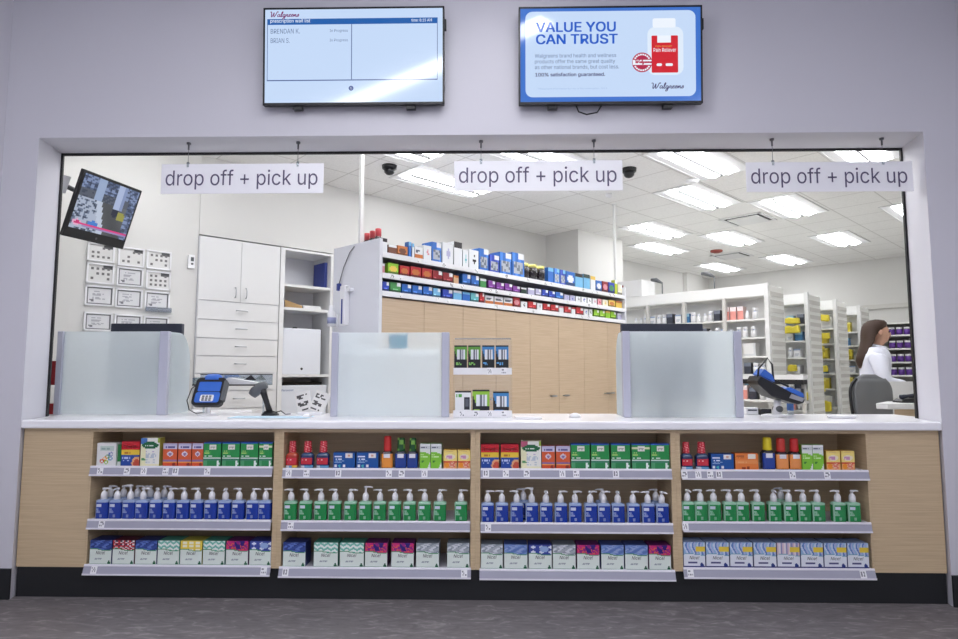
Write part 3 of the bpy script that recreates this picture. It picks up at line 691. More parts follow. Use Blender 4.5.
# pump bottles on the middle shelf
def pump_paint(col, edge):
    def f(s, t, fr):
        if t > .86: return edge
        if fr:
            if .12 < s < .52 and .62 < t < .80: return (206, 216, 232)
            if s < .5 and .12 < t < .6 and tx(s, t, .06, .5, .14, .58, 5, 3, .75): return tuple(min(255, int(c*.5+120)) for c in col)
            if el(s, t, .5, .18, .1, .1): return tuple(min(255, int(c*.5+110)) for c in col)
            if s < .08: return edge
        return col
    return f
BH = .122
def pump_proto(kind, up):
    col, edge = ((18, 56, 158), (150, 170, 206)) if kind == 'blue' else ((28, 138, 72), (150, 196, 168))
    o = empty('pump_bottle', 'x y z q', 'pump bottle', (0, 0, 0))
    part('bottle_body', MB().loft([(0, .034, .022), (.003, .0405, .027)]+[(.003+(BH-.012)*k/12, .0405, .027) for k in range(1, 13)]+[(BH-.004, .034, .023), (BH, .016, .014)], 84, 4.5, pump_paint(col, edge)), 'gel', o)
    p = MB(); d = .019 if up else 0
    p.lathe([(BH-.002, .015), (BH, .0195), (BH+.030, .0195), (BH+.045, .013), (BH+.049, .007), (BH+.058+d, .007), (BH+.059+d, .0125), (BH+.069+d, .0115), (BH+.071+d, .006)], 14)
    p.tube([(0, 0, BH+.065+d), (.026, 0, BH+.0655+d), (.044, 0, BH+.062+d)], [.007, .0056, .0042], 8)
    part('pump', p, 'cap_white', o)
    return o
protos = {}
def pump(kind, bay, px, up, rot, label, back=False):
    Yf = FY+(.03 if not back else .105); zb = SHZ[bay][1]-.0035; X = aty(px, SH[bay][1]-16, Yf).x
    g = f'{kind} pump bottles on the {BN[bay]} unit'
    k = (kind, up)
    loc = (X, Yf, zb)
    if k not in protos:
        o = protos[k] = pump_proto(kind, up); o.location = loc; o.rotation_euler = (0, 0, 0); o['label'] = label; o['group'] = g
    else: o = dup(protos[k], loc, None, label, g)
    o['label'] = label
    return o
def spin(o, rot):      # each pump head turned its own way
    for c in o.children:
        if c.name.startswith('pump'): c.rotation_euler = (0, 0, rot)
PB = {0: ('blue', [(103.8, 0), (117, 2), (130.2, 3, 1), (143.2, 0), (157, 1), (170.5, 0), (184, 3), (197.6, 3), (211.7, 3), (225.4, 2), (239, 3), (253.5, 0), (265.6, 0)], [110, 123, 137, 150, 164]),
      1: ('green', [(291, 3), (306, 3), (321, 3), (335.2, 3), (350.7, 0), (365.6, 0, 1), (380, 3), (395, 3), (409.8, 3), (424.7, 3), (440, 0), (461, 0)], []),
      2: ('blue', [(487.6, 0), (501.9, 3), (516.6, 3), (531.7, 3, 1), (546, 2), (560.6, 0), (575, 0), (590.3, 0), (603.6, 0), (617.8, 2), (633, 0), (647.7, 3), (661.8, 1)], [523.4, 602, 656]),
      3: ('green', [(687.4, 2), (700.4, 3), (713.6, 3), (729, 3), (741.6, 3), (757.2, 3), (773.7, 2), (788.8, 3), (803.2, 3), (817.3, 3), (837.8, 3), (852.5, 0)], [781])}
for bay, (kind, fr, bk) in PB.items():
    for n, t in enumerate(fr):
        w_ = f'{ORD[n]} from left in front row, {BN[bay]} unit'
        rz = {0: .15, 1: -.9, 2: -1.45, 3: math.pi-.1}[t[1]]+random.uniform(-.2, .2)
        o = pump(kind, bay, t[0], len(t) > 2, 0, f'{kind} pump bottle{" with raised pump" if len(t) > 2 else ""}, {w_}'); spin(o, rz)
    for n, x in enumerate(bk):
        o = pump(kind, bay, x, False, 0, f'{kind} pump bottle {ORD[n]} from left in the back row on {BN[bay]} unit', True); spin(o, random.choice((0, math.pi)))
# tissue boxes on the bottom shelf
TB = {0: [(89.4, 111.5, 'navy'), (112.3, 134.2, 'cross'), (135, 156.7, 'navy'), (157.4, 179.3, 'mint'), (180, 202, 'plaid'), (202.7, 224.8, 'mint'), (225.8, 248.2, 'floral'), (249.2, 271, 'dots')],
      1: [(282.8, 305.6, 'navy'), (313.6, 338, 'mint'), (339.6, 364, 'mint'), (364.8, 387.4, 'floral'), (391.2, 414, 'floral'), (416, 439.2, 'grey'), (447, 469.6, 'grey')],
      2: [(480.8, 503, 'grey'), (504, 527.6, 'blue'), (528.5, 551.8, 'dots'), (552.6, 575.8, 'grey'), (576.8, 599.6, 'floral'), (601, 624, 'blue'), (624.8, 648, 'blue'), (648.8, 671, 'floral')]}
tm = {p: tissue_paint(p) for p in PAT}
TISH = .148
def slot_box(w, h, d, painter, side, top):
    return MB().paint_box(-w/2, w/2, 0, d, 0, h, 30, 30, painter, side, top)
for bay, L in TB.items():
    seen = {}
    for (a, b, p) in L:
        seen.setdefault(p, []).append(a)
    for n, (a, b, p) in enumerate(L):
        k = seen[p].index(a); tot = len(seen[p])
        q = '' if tot == 1 else (', left one of two', ', right one of two')[k] if tot == 2 else f', {ORD[k]} of {tot}'
        zb = SHZ[bay][2]-.0035; Yf = FY+.004; X0 = aty(a, 555, Yf).x; X1 = aty(b, 555, Yf).x; w_ = X1-X0-.003
        o = empty('tissue_box', f'white tissue box with {PAT[p][0]} band on {BN[bay]} unit{q}', 'tissue box', ((X0+X1)/2, Yf, zb), 0, 'patterned tissue boxes')
        part('carton', slot_box(w_, TISH, .115, tm[p], PAT[p][2], PAT[p][2]), 'card', o)
        letters('Nice!', .021, o, (0, -.0005, .062), 'text_black', .058, shear=.2)
for n, (a, b) in enumerate(((683.4, 705.3), (705.9, 729.2), (729.8, 752.8), (753.5, 776.4), (777, 800), (800.6, 823.3), (824, 846.8), (847.4, 869))):
    zb = SHZ[3][2]-.0035; Yf = FY+.004; X0 = aty(a, 555, Yf).x; X1 = aty(b, 555, Yf).x; w_ = X1-X0-.003
    o = empty('tissue_box', f'blue and yellow tissue box with navy base, {ORD[n]} from left on rightmost unit' if n != 4 else 'pinkish and yellow tissue box with navy base, fifth from left', 'tissue box', ((X0+X1)/2, Yf, zb), 0, 'tissue boxes with navy bases')
    part('carton', slot_box(w_, .152, .115, tissue_blue(1 if n == 4 else 0), (60, 70, 130), (150, 170, 206)), 'card', o)
    letters('Nice!', .020, o, (0, -.0005, .050), 'text_black', .060, shear=.2)

# ================================================================== SIGNS
for n, (xa, xb, yt, yb, h1, h2) in enumerate(((160.4, 323.8, 163.2, 193.9, 188.4, 298), (454, 622.3, 160, 191.3, 481, 594), (746.8, 912.2, 161.2, 192, 772.5, 882.5))):
    Y = .10; P0 = aty(xa, yb, Y); P1 = aty(xb, yt, Y); w_ = P1.x-P0.x; zt = P1.z; zb = P0.z; hh = zt-zb
    o = empty('hanging_sign', ['white hanging drop off sign nearest the small security monitor', 'white hanging drop off sign in the middle of the opening', 'white hanging drop off sign overlapping the right side of the opening'][n], 'sign', ((P0.x+P1.x)/2, Y, zb), 0, 'hanging drop off signs')
    ox = (P0.x+P1.x)/2
    part('sign_board', B(-w_/2, w_/2, 0, .006, 0, hh), 'sign_white', o, bevel=.002)
    for me_ in word_meshes(text_mesh('drop off + pick up', hh*.66, w_*.935, 'sign_text')): link('lettering', me_, o, (-.004, -.001, hh*.14))
    for hx in (h1, h2):
        X = aty(hx, 150, Y).x-ox
        part('wire', MB().tube([(X, .003, hh-.012), (X, .003, ZT-zb-.04)], .0016, 6), 'wire_grey', o)
        part('hook', MB().tube([(X, .003, ZT-zb-.05), (X, .003, ZT-zb-.012)], .006, 8).lathe([(ZT-zb-.012, .014), (ZT-zb-.0005, .014)], 12, (X, .003)), 'wire_grey', o)
        part('clip', MB().lathe([(hh-.022, .009), (hh+.012, .009)], 10, (X, .003)), 'acrylic_edge', o)

# ================================================================== WALL SCREENS
def wall_tv(label, xb0, xb1, yb, xt0, xt1, yt):
    Yb, Yt = -.075, -.115
    A, Bq = aty(xb0, yb, Yb), aty(xb1, yb, Yb); C_, D = aty(xt0, yt, Yt), aty(xt1, yt, Yt)
    w_ = ((Bq-A).length+(D-C_).length)/2; h_ = ((C_-A).length+(D-Bq).length)/2
    ctr = (A+Bq+C_+D)/4
    o = empty('wall_screen', label, 'television', ctr, 0, 'two wall screens above the opening'); o.rotation_euler = (math.asin((Yb-Yt)/h_), 0, 0)
    fr = .011
    part('cabinet', B(-w_/2, w_/2, .004, .035, -h_/2, h_/2), 'black_plastic', o, bevel=.004)
    bz = MB()
    bz.box(-w_/2, w_/2, -.003, .004, -h_/2, -h_/2+fr*1.4).box(-w_/2, w_/2, -.003, .004, h_/2-fr, h_/2).box(-w_/2, -w_/2+fr, -.003, .004, -h_/2, h_/2).box(w_/2-fr, w_/2, -.003, .004, -h_/2, h_/2)
    part('bezel', bz, 'black_plastic', o)
    part('wall_mount', MB().box(-.28, .28, .035, .058, -h_/2+.03, -h_/2+.10).box(-.16, .16, .035, .058, -.15, .12).box(-.40, -.34, .012, .05, -h_/2-.022, -h_/2+.06).box(.34, .40, .012, .05, -h_/2-.022, -h_/2+.06), 'black_plastic', o)
    part('side_plug', B(w_/2-.002, w_/2+.012, .008, .03, h_/2-.15, h_/2-.08), 'black_plastic', o)
    sw, sh_ = w_-2*fr, h_-2.4*fr
    scr = part('display', B(-sw/2, sw/2, 0, .0035, -sh_/2+.002, sh_/2+.002), 'scr_pale', o)
    return o, scr, sw, sh_
def rect(x0, x1, z0, z1, y=-.0012): return B(x0, x1, y, y+.0008, z0, z1)
def rrect(x0, x1, z0, z1, r, y0, y1, seg=6):
    P = []
    for cx, cz, a in ((x1-r, z1-r, 0), (x0+r, z1-r, 90), (x0+r, z0+r, 180), (x1-r, z0+r, 270)):
        for k in range(seg+1):
            t = math.radians(a+90*k/seg); P.append((cx+r*math.cos(t), cz+r*math.sin(t)))
    return MB().prism(P, y0, y1, 'y')
o, s_, sw, sh_ = wall_tv('wall screen on the left showing a prescription wait list', 261, 443.6, 104.8, 265.6, 445, 7.2)
X = lambda f: (f-.5)*sw
Z = lambda f: (.5-f)*sh_
part('title_bar', rect(X(.012), X(.972), Z(.160), Z(.098)), 'scr_bar', s_)
fr_ = MB(); t_ = .0035
fr_.box(X(.012), X(.012)+t_, -.0012, -.0004, Z(.755), Z(.16)).box(X(.972)-t_, X(.972), -.0012, -.0004, Z(.755), Z(.16)).box(X(.012), X(.972), -.0012, -.0004, Z(.762), Z(.752)).box(X(.487), X(.487)+t_*1.3, -.0012, -.0004, Z(.755), Z(.16))
part('table_frame', fr_, 'scr_navy', s_)
wordmark(.165*sw, s_, (X(.024), -.0013, Z(.074)), 'scr_plum', .0030)
letters('prescription wait list', .030, s_, (X(.03), -.0018, Z(.148)), 'scr_white', .225*sw, 'LEFT')
letters('time: 8:15 AM', .020, s_, (X(.94), -.0018, Z(.142)), 'scr_white', .115*sw, 'RIGHT')
letters('BRENDAN K.', .031, s_, (X(.032), -.0014, Z(.255)), 'scr_grey', .165*sw, 'LEFT')
letters('BRIAN S.', .031, s_, (X(.032), -.0014, Z(.355)), 'scr_grey', .108*sw, 'LEFT')
letters('In Progress', .022, s_, (X(.468), -.0014, Z(.250)), 'scr_grey', .102*sw, 'RIGHT')
letters('In Progress', .022, s_, (X(.468), -.0014, Z(.352)), 'scr_grey', .102*sw, 'RIGHT')
part('page_button', MB().prism([(X(.487)+.016*math.cos(k*math.pi/8), Z(.845)+.016*math.sin(k*math.pi/8)) for k in range(16)], -.0012, -.0004, 'y'), 'scr_navy', s_)
letters('1', .014, s_, (X(.487), -.0016, Z(.845)-.007), 'scr_white')
o2, s_, sw, sh_ = wall_tv('wall screen on the right showing a value you can trust advert', 519, 704.6, 103.9, 518.5, 700.4, 6.2)
s_.data.materials[0] = M['scr_border']
part('advert_card', rrect(X(.028), X(.972), Z(.945), Z(.03), .045, -.001, -.0002), 'scr_pale', s_)
letters('VALUE YOU', .066, s_, (X(.086), -.0016, Z(.252)), 'scr_text', .445*sw, 'LEFT', offset=.02)
letters('CAN TRUST', .066, s_, (X(.086), -.0016, Z(.382)), 'scr_text', .455*sw, 'LEFT', offset=.02)
for k, (t, wd) in enumerate((('Walgreens brand health and wellness', .452), ('products offer the same great quality', .446), ('as other national brands, but cost less.', .468))):
    letters(t, .031, s_, (X(.080), -.0014, Z(.535+.060*k)), 'scr_grey', wd*sw, 'LEFT')
letters('100% satisfaction guaranteed.', .030, s_, (X(.082), -.0014, Z(.735)), 'scr_ink', .388*sw, 'LEFT', offset=.02)
letters('*Walgreens Pharmacist Survey of this information, 2013', .012, s_, (X(.096), -.0014, Z(.868)), 'scr_shade', .385*sw, 'LEFT')
bt = rrect(X(.706), X(.904), Z(.72), Z(.205), .05, -.0018, -.0010); part('pill_bottle_picture', bt, 'scr_pill', s_)
part('bottle_cap_picture', rrect(X(.735), X(.862), Z(.215), Z(.115), .012, -.0020, -.0012), 'scr_white', s_)
part('red_label_picture', rrect(X(.728), X(.874), Z(.695), Z(.30), .006, -.0026, -.0018), 'scr_red', s_)
part('label_tab_picture', rect(X(.760), X(.835), Z(.375), Z(.30), -.0030), 'scr_white', s_)
letters('Pain Reliever', .026, s_, (X(.801), -.0032, Z(.475)), 'scr_white', .125*sw)
letters('Extra Strength', .012, s_, (X(.795), -.0032, Z(.425)), 'scr_yellow', .09*sw)
part('capsule_picture', rrect(X(.805), X(.845), Z(.625), Z(.597), .008, -.0032, -.0027), 'scr_white', s_)
part('capsule_picture', rrect(X(.755), X(.785), Z(.625), Z(.597), .008, -.0032, -.0027), 'scr_white', s_)
cir = lambda r, y: MB().prism([(X(.675)+r*math.cos(k*math.pi/16), Z(.585)+r*math.sin(k*math.pi/16)) for k in range(32)], y, y+.0006, 'y')
bd = part('badge', cir(.064, -.0038), 'scr_crimson', s_)
ring = MB()
for k in range(22):
    a = 2*math.pi*k/22; c, q = math.cos(a), math.sin(a); x_, z_ = X(.675), Z(.585)
    if abs(q) < .35: continue
    ring.add([(x_+c*.046-q*.005, -.0040, z_+q*.046+c*.005), (x_+c*.046+q*.005, -.0040, z_+q*.046-c*.005), (x_+c*.056+q*.006, -.0040, z_+q*.056-c*.006), (x_+c*.056-q*.006, -.0040, z_+q*.056+c*.006)], [(0, 1, 2, 3)])
part('badge_lettering', ring, 'scr_white', s_)
part('badge_band', rect(X(.675)-.060, X(.675)+.060, Z(.585)-.016, Z(.585)+.016, -.0043), 'scr_white', s_)
wordmark(.094*sw, s_, (X(.679)-.052, -.0046, Z(.585)-.004), 'scr_crimson', .0030)
wordmark(.180*sw, s_, (X(.722), -.0014, Z(.862)), 'scr_ink', .0030)
part('cable', MB().tube([(-.22, .04, -.30), (-.20, .03, -.355), (-.15, .025, -.375), (-.08, .03, -.36), (-.05, .04, -.31)], .005, 8), 'black_plastic', o2)

# ================================================================== THE PHARMACY: left wall
# certificates
CF = [[(87, 243.2, 114.5, 262.6), (117.7, 247.5, 144.2, 267.3), (146.2, 250.8, 171, 270.3)], [(86, 263.4, 114, 284.5), (116.3, 267.5, 143, 287.2), (145.5, 271.3, 170.3, 290.4)],
      [(84.5, 285.6, 113.8, 306.6), (114.8, 288.8, 142.2, 308.7), (144.2, 291.5, 169.5, 310.5)], [(83.3, 312.3, 112.2, 331.6), (113.8, 314.3, 141.8, 333.2), (143, 316.5, 168.6, 334.5)]]
def cert_paint(kind, sd):
    def f(s, t):
        if kind == 0:
            i, j = int(s*9), int(t*7)
            if i % 2 == 1 and j % 2 == 1 and hsh(i, j, sd) < .8: return (110, 108, 108)
            if t > .82 and s > .6: return (90, 90, 92)
            return (222, 221, 219)
        if s < .07 or s > .93 or t < .09 or t > .91: return (112, 112, 116)
        if tx(s, t, .2, .8, .28, .80, 5, sd, .8): return (176, 176, 182)
        if el(s, t, .2, .22, .07, .08): return (120, 120, 126)
        return (220, 220, 222)
    return f
KIND = [[0, 0, 0], [0, 1, 0], [1, 1, 1], [1, 1, 1]]
for r in range(4):
    for c in range(3):
        x0, y0, x1, y1 = CF[r][c]; P0 = atv(x0, y0, VL); P1 = atv(x1, y1, VL); cu_ = (P0.x+P1.x)/2; w_ = (P1.x-P0.x)*.96; zc = ((atv(x0, y1, VL).z)+atv(x1, y0, VL).z)/2; h_ = abs(atv(x0, y0, VL).z-atv(x0, y1, VL).z)*.97
        col = ['left', 'middle', 'right'][c]; kd = KIND[r][c]
        o = empty('picture_frame', f'white framed {["photo collage", "certificate"][kd]}, {col} column, {["top", "second", "third", "bottom"][r]} row on the left wall', 'picture frame', UV(cu_, VL, zc), RZ, 'white frames on the left wall')
        a, b, t = w_/2, h_/2, .014
        part('frame', MB().box(-a, a, -.018, -.001, -b, -b+t).box(-a, a, -.018, -.001, b-t, b).box(-a, -a+t, -.018, -.001, -b, b).box(a-t, a, -.018, -.001, -b, b), 'white_plastic', o)
        part('print', MB().paint_box(-a+t, a-t, -.006, -.001, -b+t, b-t, 18, 14, cert_paint(kd, r*3+c), (200, 200, 200)), 'card', o)
P = atv(157.5, 310, VL); o = empty('sign_holder', 'small clear acrylic holder on the left wall among the frames', 'sign holder', UV(P.x, VL, P.z), RZ)
part('pocket', B(-.11, .11, -.048, -.030, -.02, .02), 'acrylic_edge', o); part('back_plate', B(-.11, .11, -.030, -.020, -.025, .03), 'acrylic', o)
P = atv(190.8, 262, VL); o = empty('thermostat', 'small white thermostat on the left wall beside the cupboard', 'thermostat', UV(P.x, VL, P.z), RZ)
part('housing', B(-.032, .032, -.024, -.001, -.068, .068), 'white_plastic', o, bevel=.006); part('display', B(-.008, .02, -.0255, -.0235, .005, .045), 'grey_plastic', o); part('button', B(-.004, .016, -.0265, -.0235, -.03, -.012), 'grey_plastic', o)
for (x0, y0, x1, y1, l) in ((50.5, 361, 56, 385, 'upper narrow dark red sign at the left edge of the opening'), (49, 403.5, 55, 416, 'lower narrow dark red sign at the left edge of the opening')):
    A = aty(x0, y1, .50); Bq = aty(x1, y0, .50)
    solo('red_sign', B(A.x-.09, Bq.x, .50, .512, A.z if y1 < 410 else CT+.001, Bq.z), 'red_paint', l, 'sign')
# security monitor on its arm
cc = V((-2.817, .754, 2.659)); mw, mh = .61, .515
o = empty('security_monitor', 'small tilted security monitor at the upper left showing a shop floor', 'monitor', cc); o.rotation_euler = (math.radians(18.5), math.radians(-1.7), math.radians(83.3)); o.rotation_mode = 'XYZ'
o.rotation_euler = (Matrix.Rotation(math.radians(83.3), 3, 'Z')@Matrix.Rotation(math.radians(18.5), 3, 'X')@Matrix.Rotation(math.radians(-1.7), 3, 'Y')).to_euler('XYZ')
part('housing', MB().box(-mw/2, mw/2, 0, .03, -mh/2, mh/2), 'black_plastic', o, bevel=.006)
def cctv(s, t):
    if .085 < t < .125 and s > .1: return (214, 50, 124)
    if el(s, t, .1, .12, .075, .055): return (226, 170, 200) if not el(s, t, .1, .12, .04, .03) else (200, 40, 110)
    if .055 < t < .085 and s > .2: return (150, 130, 180)
    if el(s, t, .36, .16, .08, .05): return (60, 120, 200)
    n = math.sin(s*31+math.sin(t*23)*2)*math.sin(t*37+math.sin(s*19)*2)
    if .60 < s < .78 and t > .52: return (168, 182, 214) if s < .72 else (130, 146, 186)
    if el(s, t, .66, .48, .06, .10): return (34, 40, 60)
    if el(s, t, .79, .42, .08, .09): return (150, 148, 70)
    e = .30+.26*(1-t)
    if s < e and t < .60:
        if s > e-.10: return (186, 196, 214)
        return (168, 178, 198) if n > -.1 else ((104, 116, 140) if n > -.5 else (60, 70, 92))
    if .26 < s < .40 and t > .50: return (150, 168, 200)
    if t > .74 or s > .86: return (126, 142, 178) if n > .25 else ((82, 96, 128) if n > -.3 else (58, 68, 92))
    if t > .60: return (62, 70, 88) if n > .2 else (84, 90, 104)
    g = .85+.2*math.sin(s*6+t*3)+.12*t; return (int(100*g), int(104*g), int(110*g))
part('display', MB().paint_box(-mw/2+.022, mw/2-.022, -.0015, .002, -mh/2+.075, mh/2-.022, 36, 32, cctv, (10, 10, 12)), 'cctv', o)
part('power_button', MB().prism([(.009*math.cos(k*math.pi/8), -mh/2+.036+.009*math.sin(k*math.pi/8)) for k in range(16)], -.002, .001, 'y'), 'grey_plastic', o)
part('mount_arm', MB().tube([(-.05, .05, .05), (-.12, .14, .08), (-.30, .14, .10)], .018, 8).box(-.12, .06, .05, .062, -.03, .13), 'grey_plastic', o)
part('mount_plate', B(-.36, -.29, .10, .18, .04, .17), 'white_plastic', o)
# built-in cupboard with drawers
CV = VL-.03
u0 = atv(197.5, 300, CV).x; u1 = atv(279.2, 300, CV).x; W_c = u1-u0
o = empty('built_in_cabinet', 'tall white built-in cabinet with two doors above a stack of drawers', 'cabinet', UV(u0, CV, FZ), RZ)
zt = 2.75-FZ
part('carcass', B(0, W_c, .018, .44, 0, zt), 'white_panel', o)
dz0 = atv(197.5, 299.5, CV).z-FZ
def arch_handle(L, ax): 
    pts = [(-L/2, 0, 0), (-L/2, -.02, 0), (-L/4, -.032, 0), (L/4, -.032, 0), (L/2, -.02, 0), (L/2, 0, 0)]
    if ax == 'z': pts = [(0, p[1], p[0]) for p in pts]
    return MB().tube(pts, .0055, 8)
for k in (0, 1):
    a, b = (.004, W_c/2-.002) if k == 0 else (W_c/2+.002, W_c-.004)
    d = part('door', B(a, b, 0, .018, dz0+.004, zt-.003), 'white_laminate', o)
    part('handle', arch_handle(.10, 'z'), 'steel', d, loc=((W_c/2-.055) if k == 0 else (W_c/2+.055), 0, dz0+.10))
zs = [dz0]+[atv(197.5, y, CV).z-FZ for y in (318.8, 337.6, 355.6, 373.4, 391.5, 410)]; zs += [zs[-1]-.22, zs[-1]-.46, .10]
for k in range(len(zs)-1):
    d = part('drawer', B(.004, W_c-.004, 0, .018, zs[k+1]+.004, zs[k]-.004), 'white_laminate', o)
    part('handle', arch_handle(.11, 'x'), 'steel', d, loc=(W_c/2+.02, 0, (zs[k]+zs[k+1])/2+.01))
part('plinth', B(.02, W_c-.02, .02, .40, .0, .095), 'seam_grey', o)
# open shelving beside it
s0 = u1+.006; s1 = .922; W_s = s1-s0
o = empty('open_shelving', 'tall white open shelving between the drawer cabinet and the wood cabinets', 'shelving', UV(s0, CV, FZ), RZ)
for a, b in ((0, .05), (W_s-.022, W_s)): part('side_panel', B(a, b, 0, .44, 0, zt), 'white_laminate', o)
part('back_panel', B(.05, W_s-.022, .425, .44, 0, zt), 'white_panel', o); part('top_panel', B(.05, W_s-.022, 0, .425, zt-.025, zt), 'white_laminate', o)
SZ = [atv(287, 283.5, CV).z-FZ, atv(287, 307, CV).z-FZ, atv(287, 374.5, CV).z-FZ, .06]
for z in SZ: part('shelf', B(.05, W_s-.022, .005, .425, z-.028, z), 'white_laminate', o)
def insh(name, mb, mats, label, cat, u, z, dv=.05, **k): return solo(name, mb, mats, label, cat, UV(s0+u, CV+dv, FZ+z+.001), RZ, **k)
insh('binder', B(0, .035, 0, .26, 0, .30), 'book_blue', 'dark blue binder standing at the right end of the open shelving', 'binder', W_s-.062, SZ[0], .08)
insh('paper_stack', MB().box(0, .22, 0, .24, 0, .012).box(.006, .225, .004, .235, .012, .024).box(.0, .215, .0, .24, .024, .04), 'paper', 'stack of white papers on the second open shelf', 'papers', .30, SZ[1], .06)
insh('box_file', MB().prism([(0, 0), (.20, 0), (.20, .03), (0, .085)], 0, .22, 'y'), 'cardboard', 'tan sloping file lying on the second open shelf', 'file', .09, SZ[1], .06)
insh('blue_folder', B(0, .032, 0, .2, 0, .075), 'book_blue', 'small dark blue folder on the second open shelf', 'folder', .055-.002, SZ[1], .07)
bx = empty('white_appliance', 'white boxy appliance with dark round emblem on the third open shelf', 'appliance', UV(s0+.06, CV+.03, FZ+SZ[2]+.001), RZ)
za = atv(300, 326.5, CV).z-atv(300, 372.5, CV).z; wa = atv(326, 350, CV).x-atv(288, 350, CV).x
part('housing', B(0, wa, 0, .34, 0, za), 'fridge_white', bx, bevel=.008); part('emblem', MB().lathe([(-.0015, .014), (.001, .014)], 14), 'black_plastic', bx).matrix_local = Matrix.Translation((wa*.5, -.001, .06))@Matrix.Rotation(math.pi/2, 4, 'X')
part('knob', MB().lathe([(0, .03), (.02, .026), (.026, .014)], 12, (wa*.46, .15)), 'black_plastic', bx, loc=(0, 0, za))
fr = empty('small_fridge', 'white countertop-height appliance under the third open shelf', 'appliance', UV(s0+.056, CV+.02, FZ+.061), RZ)
zf = atv(300, 385.5, CV).z-FZ-.06
part('housing', B(0, W_s-.09, .02, .38, 0, zf), 'fridge_white', fr, bevel=.006); part('door', B(0, W_s-.09, 0, .02, .02, zf-.005), 'fridge_white', fr, bevel=.004)
letters('Panasonic', .022, fr, (.07, -.002, zf-.06), 'text_blue')
part('dark_gap_block', B(.01, W_s-.10, .10, .30, zf, zf+.035), 'black_plastic', fr)  # black block filling the dark gap above the appliance

# ================================================================== wood cabinets with three shelves of goods
UN, UV0 = 3.72, .9715
O = EP(.14, UV0, FZ)
o = wc = empty('wood_cabinet', 'long light wood wall of tall cabinets with three shelves of goods above the doors', 'cabinet', O, RZ2)
topz, dtop = 2.335-FZ, 1.985-FZ
eu = lambda px, py=330: ev(px, py, UV0).x-.14
part('end_panel', B(-.03, 0, -.012, .605, 0, 2.435-FZ), 'white_panel', o, 'white near end panel'); part('end_panel', B(UN, UN+.03, -.012, .605, 0, 2.435-FZ), 'white_panel', o, 'white far end panel')
part('carcass', B(.001, UN-.001, .022, .60, .02, dtop), 'cabinet_wood', o); part('back_panel', B(.001, UN-.001, .585, .60, dtop, topz-.02), 'seam_grey', o)
dp = [382, 424, 463, 496, 530, 558.5, 583.8, 607.2, 622.8]; de = [eu(x) for x in dp]; de[0] = .003; de[-1] = UN-.003
for k in range(8):
    d = part('door', B(de[k]+.002, de[k+1]-.002, 0, .02, .09, dtop-.012), 'cabinet_wood', o)
    hx = de[k+1]-.055 if k % 2 == 0 else de[k]+.055
    hz = ev(552, 396, UV0).z-FZ
    if k == 4: hx = eu(552.5, 396)
    if k == 5: hx = eu(565, 396)
    part('handle', MB().box(hx-.045, hx+.045, -.030, -.022, hz-.008, hz+.008).box(hx-.042, hx-.034, -.023, .001, hz-.006, hz+.006).box(hx+.034, hx+.042, -.023, .001, hz-.006, hz+.006), 'steel', d)
RZS = []
for k, (p0, p1) in enumerate((((381.4, 251.5), (623.3, 295.8)), ((381.4, 271.6), (623.3, 309.3)), ((384.7, 291.3), (618, 319.4)))):
    z = (ev(*p0, UV0).z+ev(*p1, UV0).z)/2-FZ; RZS.append(z)
    s_ = part('shelf', B(.002, UN-.002, .0, .584, z-.024, z), 'white_panel', o)
    part('price_channel', B(.002, UN-.002, -.012, -.0005, z-.040, z+.001), 'white_plastic', s_)
    rr = random.Random(k); x = .08
    while x < UN-.1:
        part('price_tag', MB().paint_box(x, x+.035, -.0135, -.012, z-.034, z-.006, 5, 3, lambda s, t, q=k: (150, 150, 156) if hsh(int(s*5), int(t*3), x) > .65 else (246, 246, 246), W_), 'card', s_) if rr.random() < .75 else None
        x += rr.choice((.09, .13, .2, .28))
C_ = {'white': (232, 234, 236), 'brown': (120, 72, 52), 'orange': (206, 120, 60), 'blue': (46, 110, 196), 'deepblue': (44, 70, 180), 'red': (196, 44, 50), 'darkred': (150, 34, 44), 'lime': (150, 206, 50), 'green': (74, 150, 84), 'purple': (134, 62, 158), 'tan': (214, 176, 140),
      'black': (40, 34, 38), 'pale blue': (120, 186, 226), 'teal': (110, 190, 196), 'lavender': (186, 184, 214), 'yellow': (236, 200, 90), 'pink': (222, 150, 160), 'cream': (238, 232, 206), 'dark green': (40, 64, 56), 'yellow-green': (200, 214, 50)}
def good_paint(c, acc, style, sd):
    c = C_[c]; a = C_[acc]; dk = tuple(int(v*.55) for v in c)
    def f(s, t):
        if style == 'window':
            if .18 < s < .82 and .12 < t < .58: return (110, 118, 130) if hsh(int(s*8), int(t*8), sd) > .5 else (176, 182, 190)
            if t > .74 and s > .5: return a
            return c if hsh(int(s*4), int(t*3), sd) > .3 else tuple(min(255, v+30) for v in c)
        if style == 'two': return a if t < .42 else (c if not tx(s, t, .1, .9, .55, .8, 2, sd, .9) else (90, 96, 110))
        if style == 'sticker':
            if s > .62 and t > .62: return (240, 240, 240)
            if tx(s, t, .1, .8, .25, .6, 3, sd, .7): return tuple(min(255, v+60) for v in c)
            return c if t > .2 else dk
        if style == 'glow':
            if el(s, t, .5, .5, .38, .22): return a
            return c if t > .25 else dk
        if style == 'blot':
            if el(s, t, .6, .5, .2, .2) and hsh(int(s*9), int(t*9), sd) > .3: return a
            return c
        return a if t > .7 else (c if not tx(s, t, .1, .9, .2, .6, 3, sd, .8) else a)
    return f
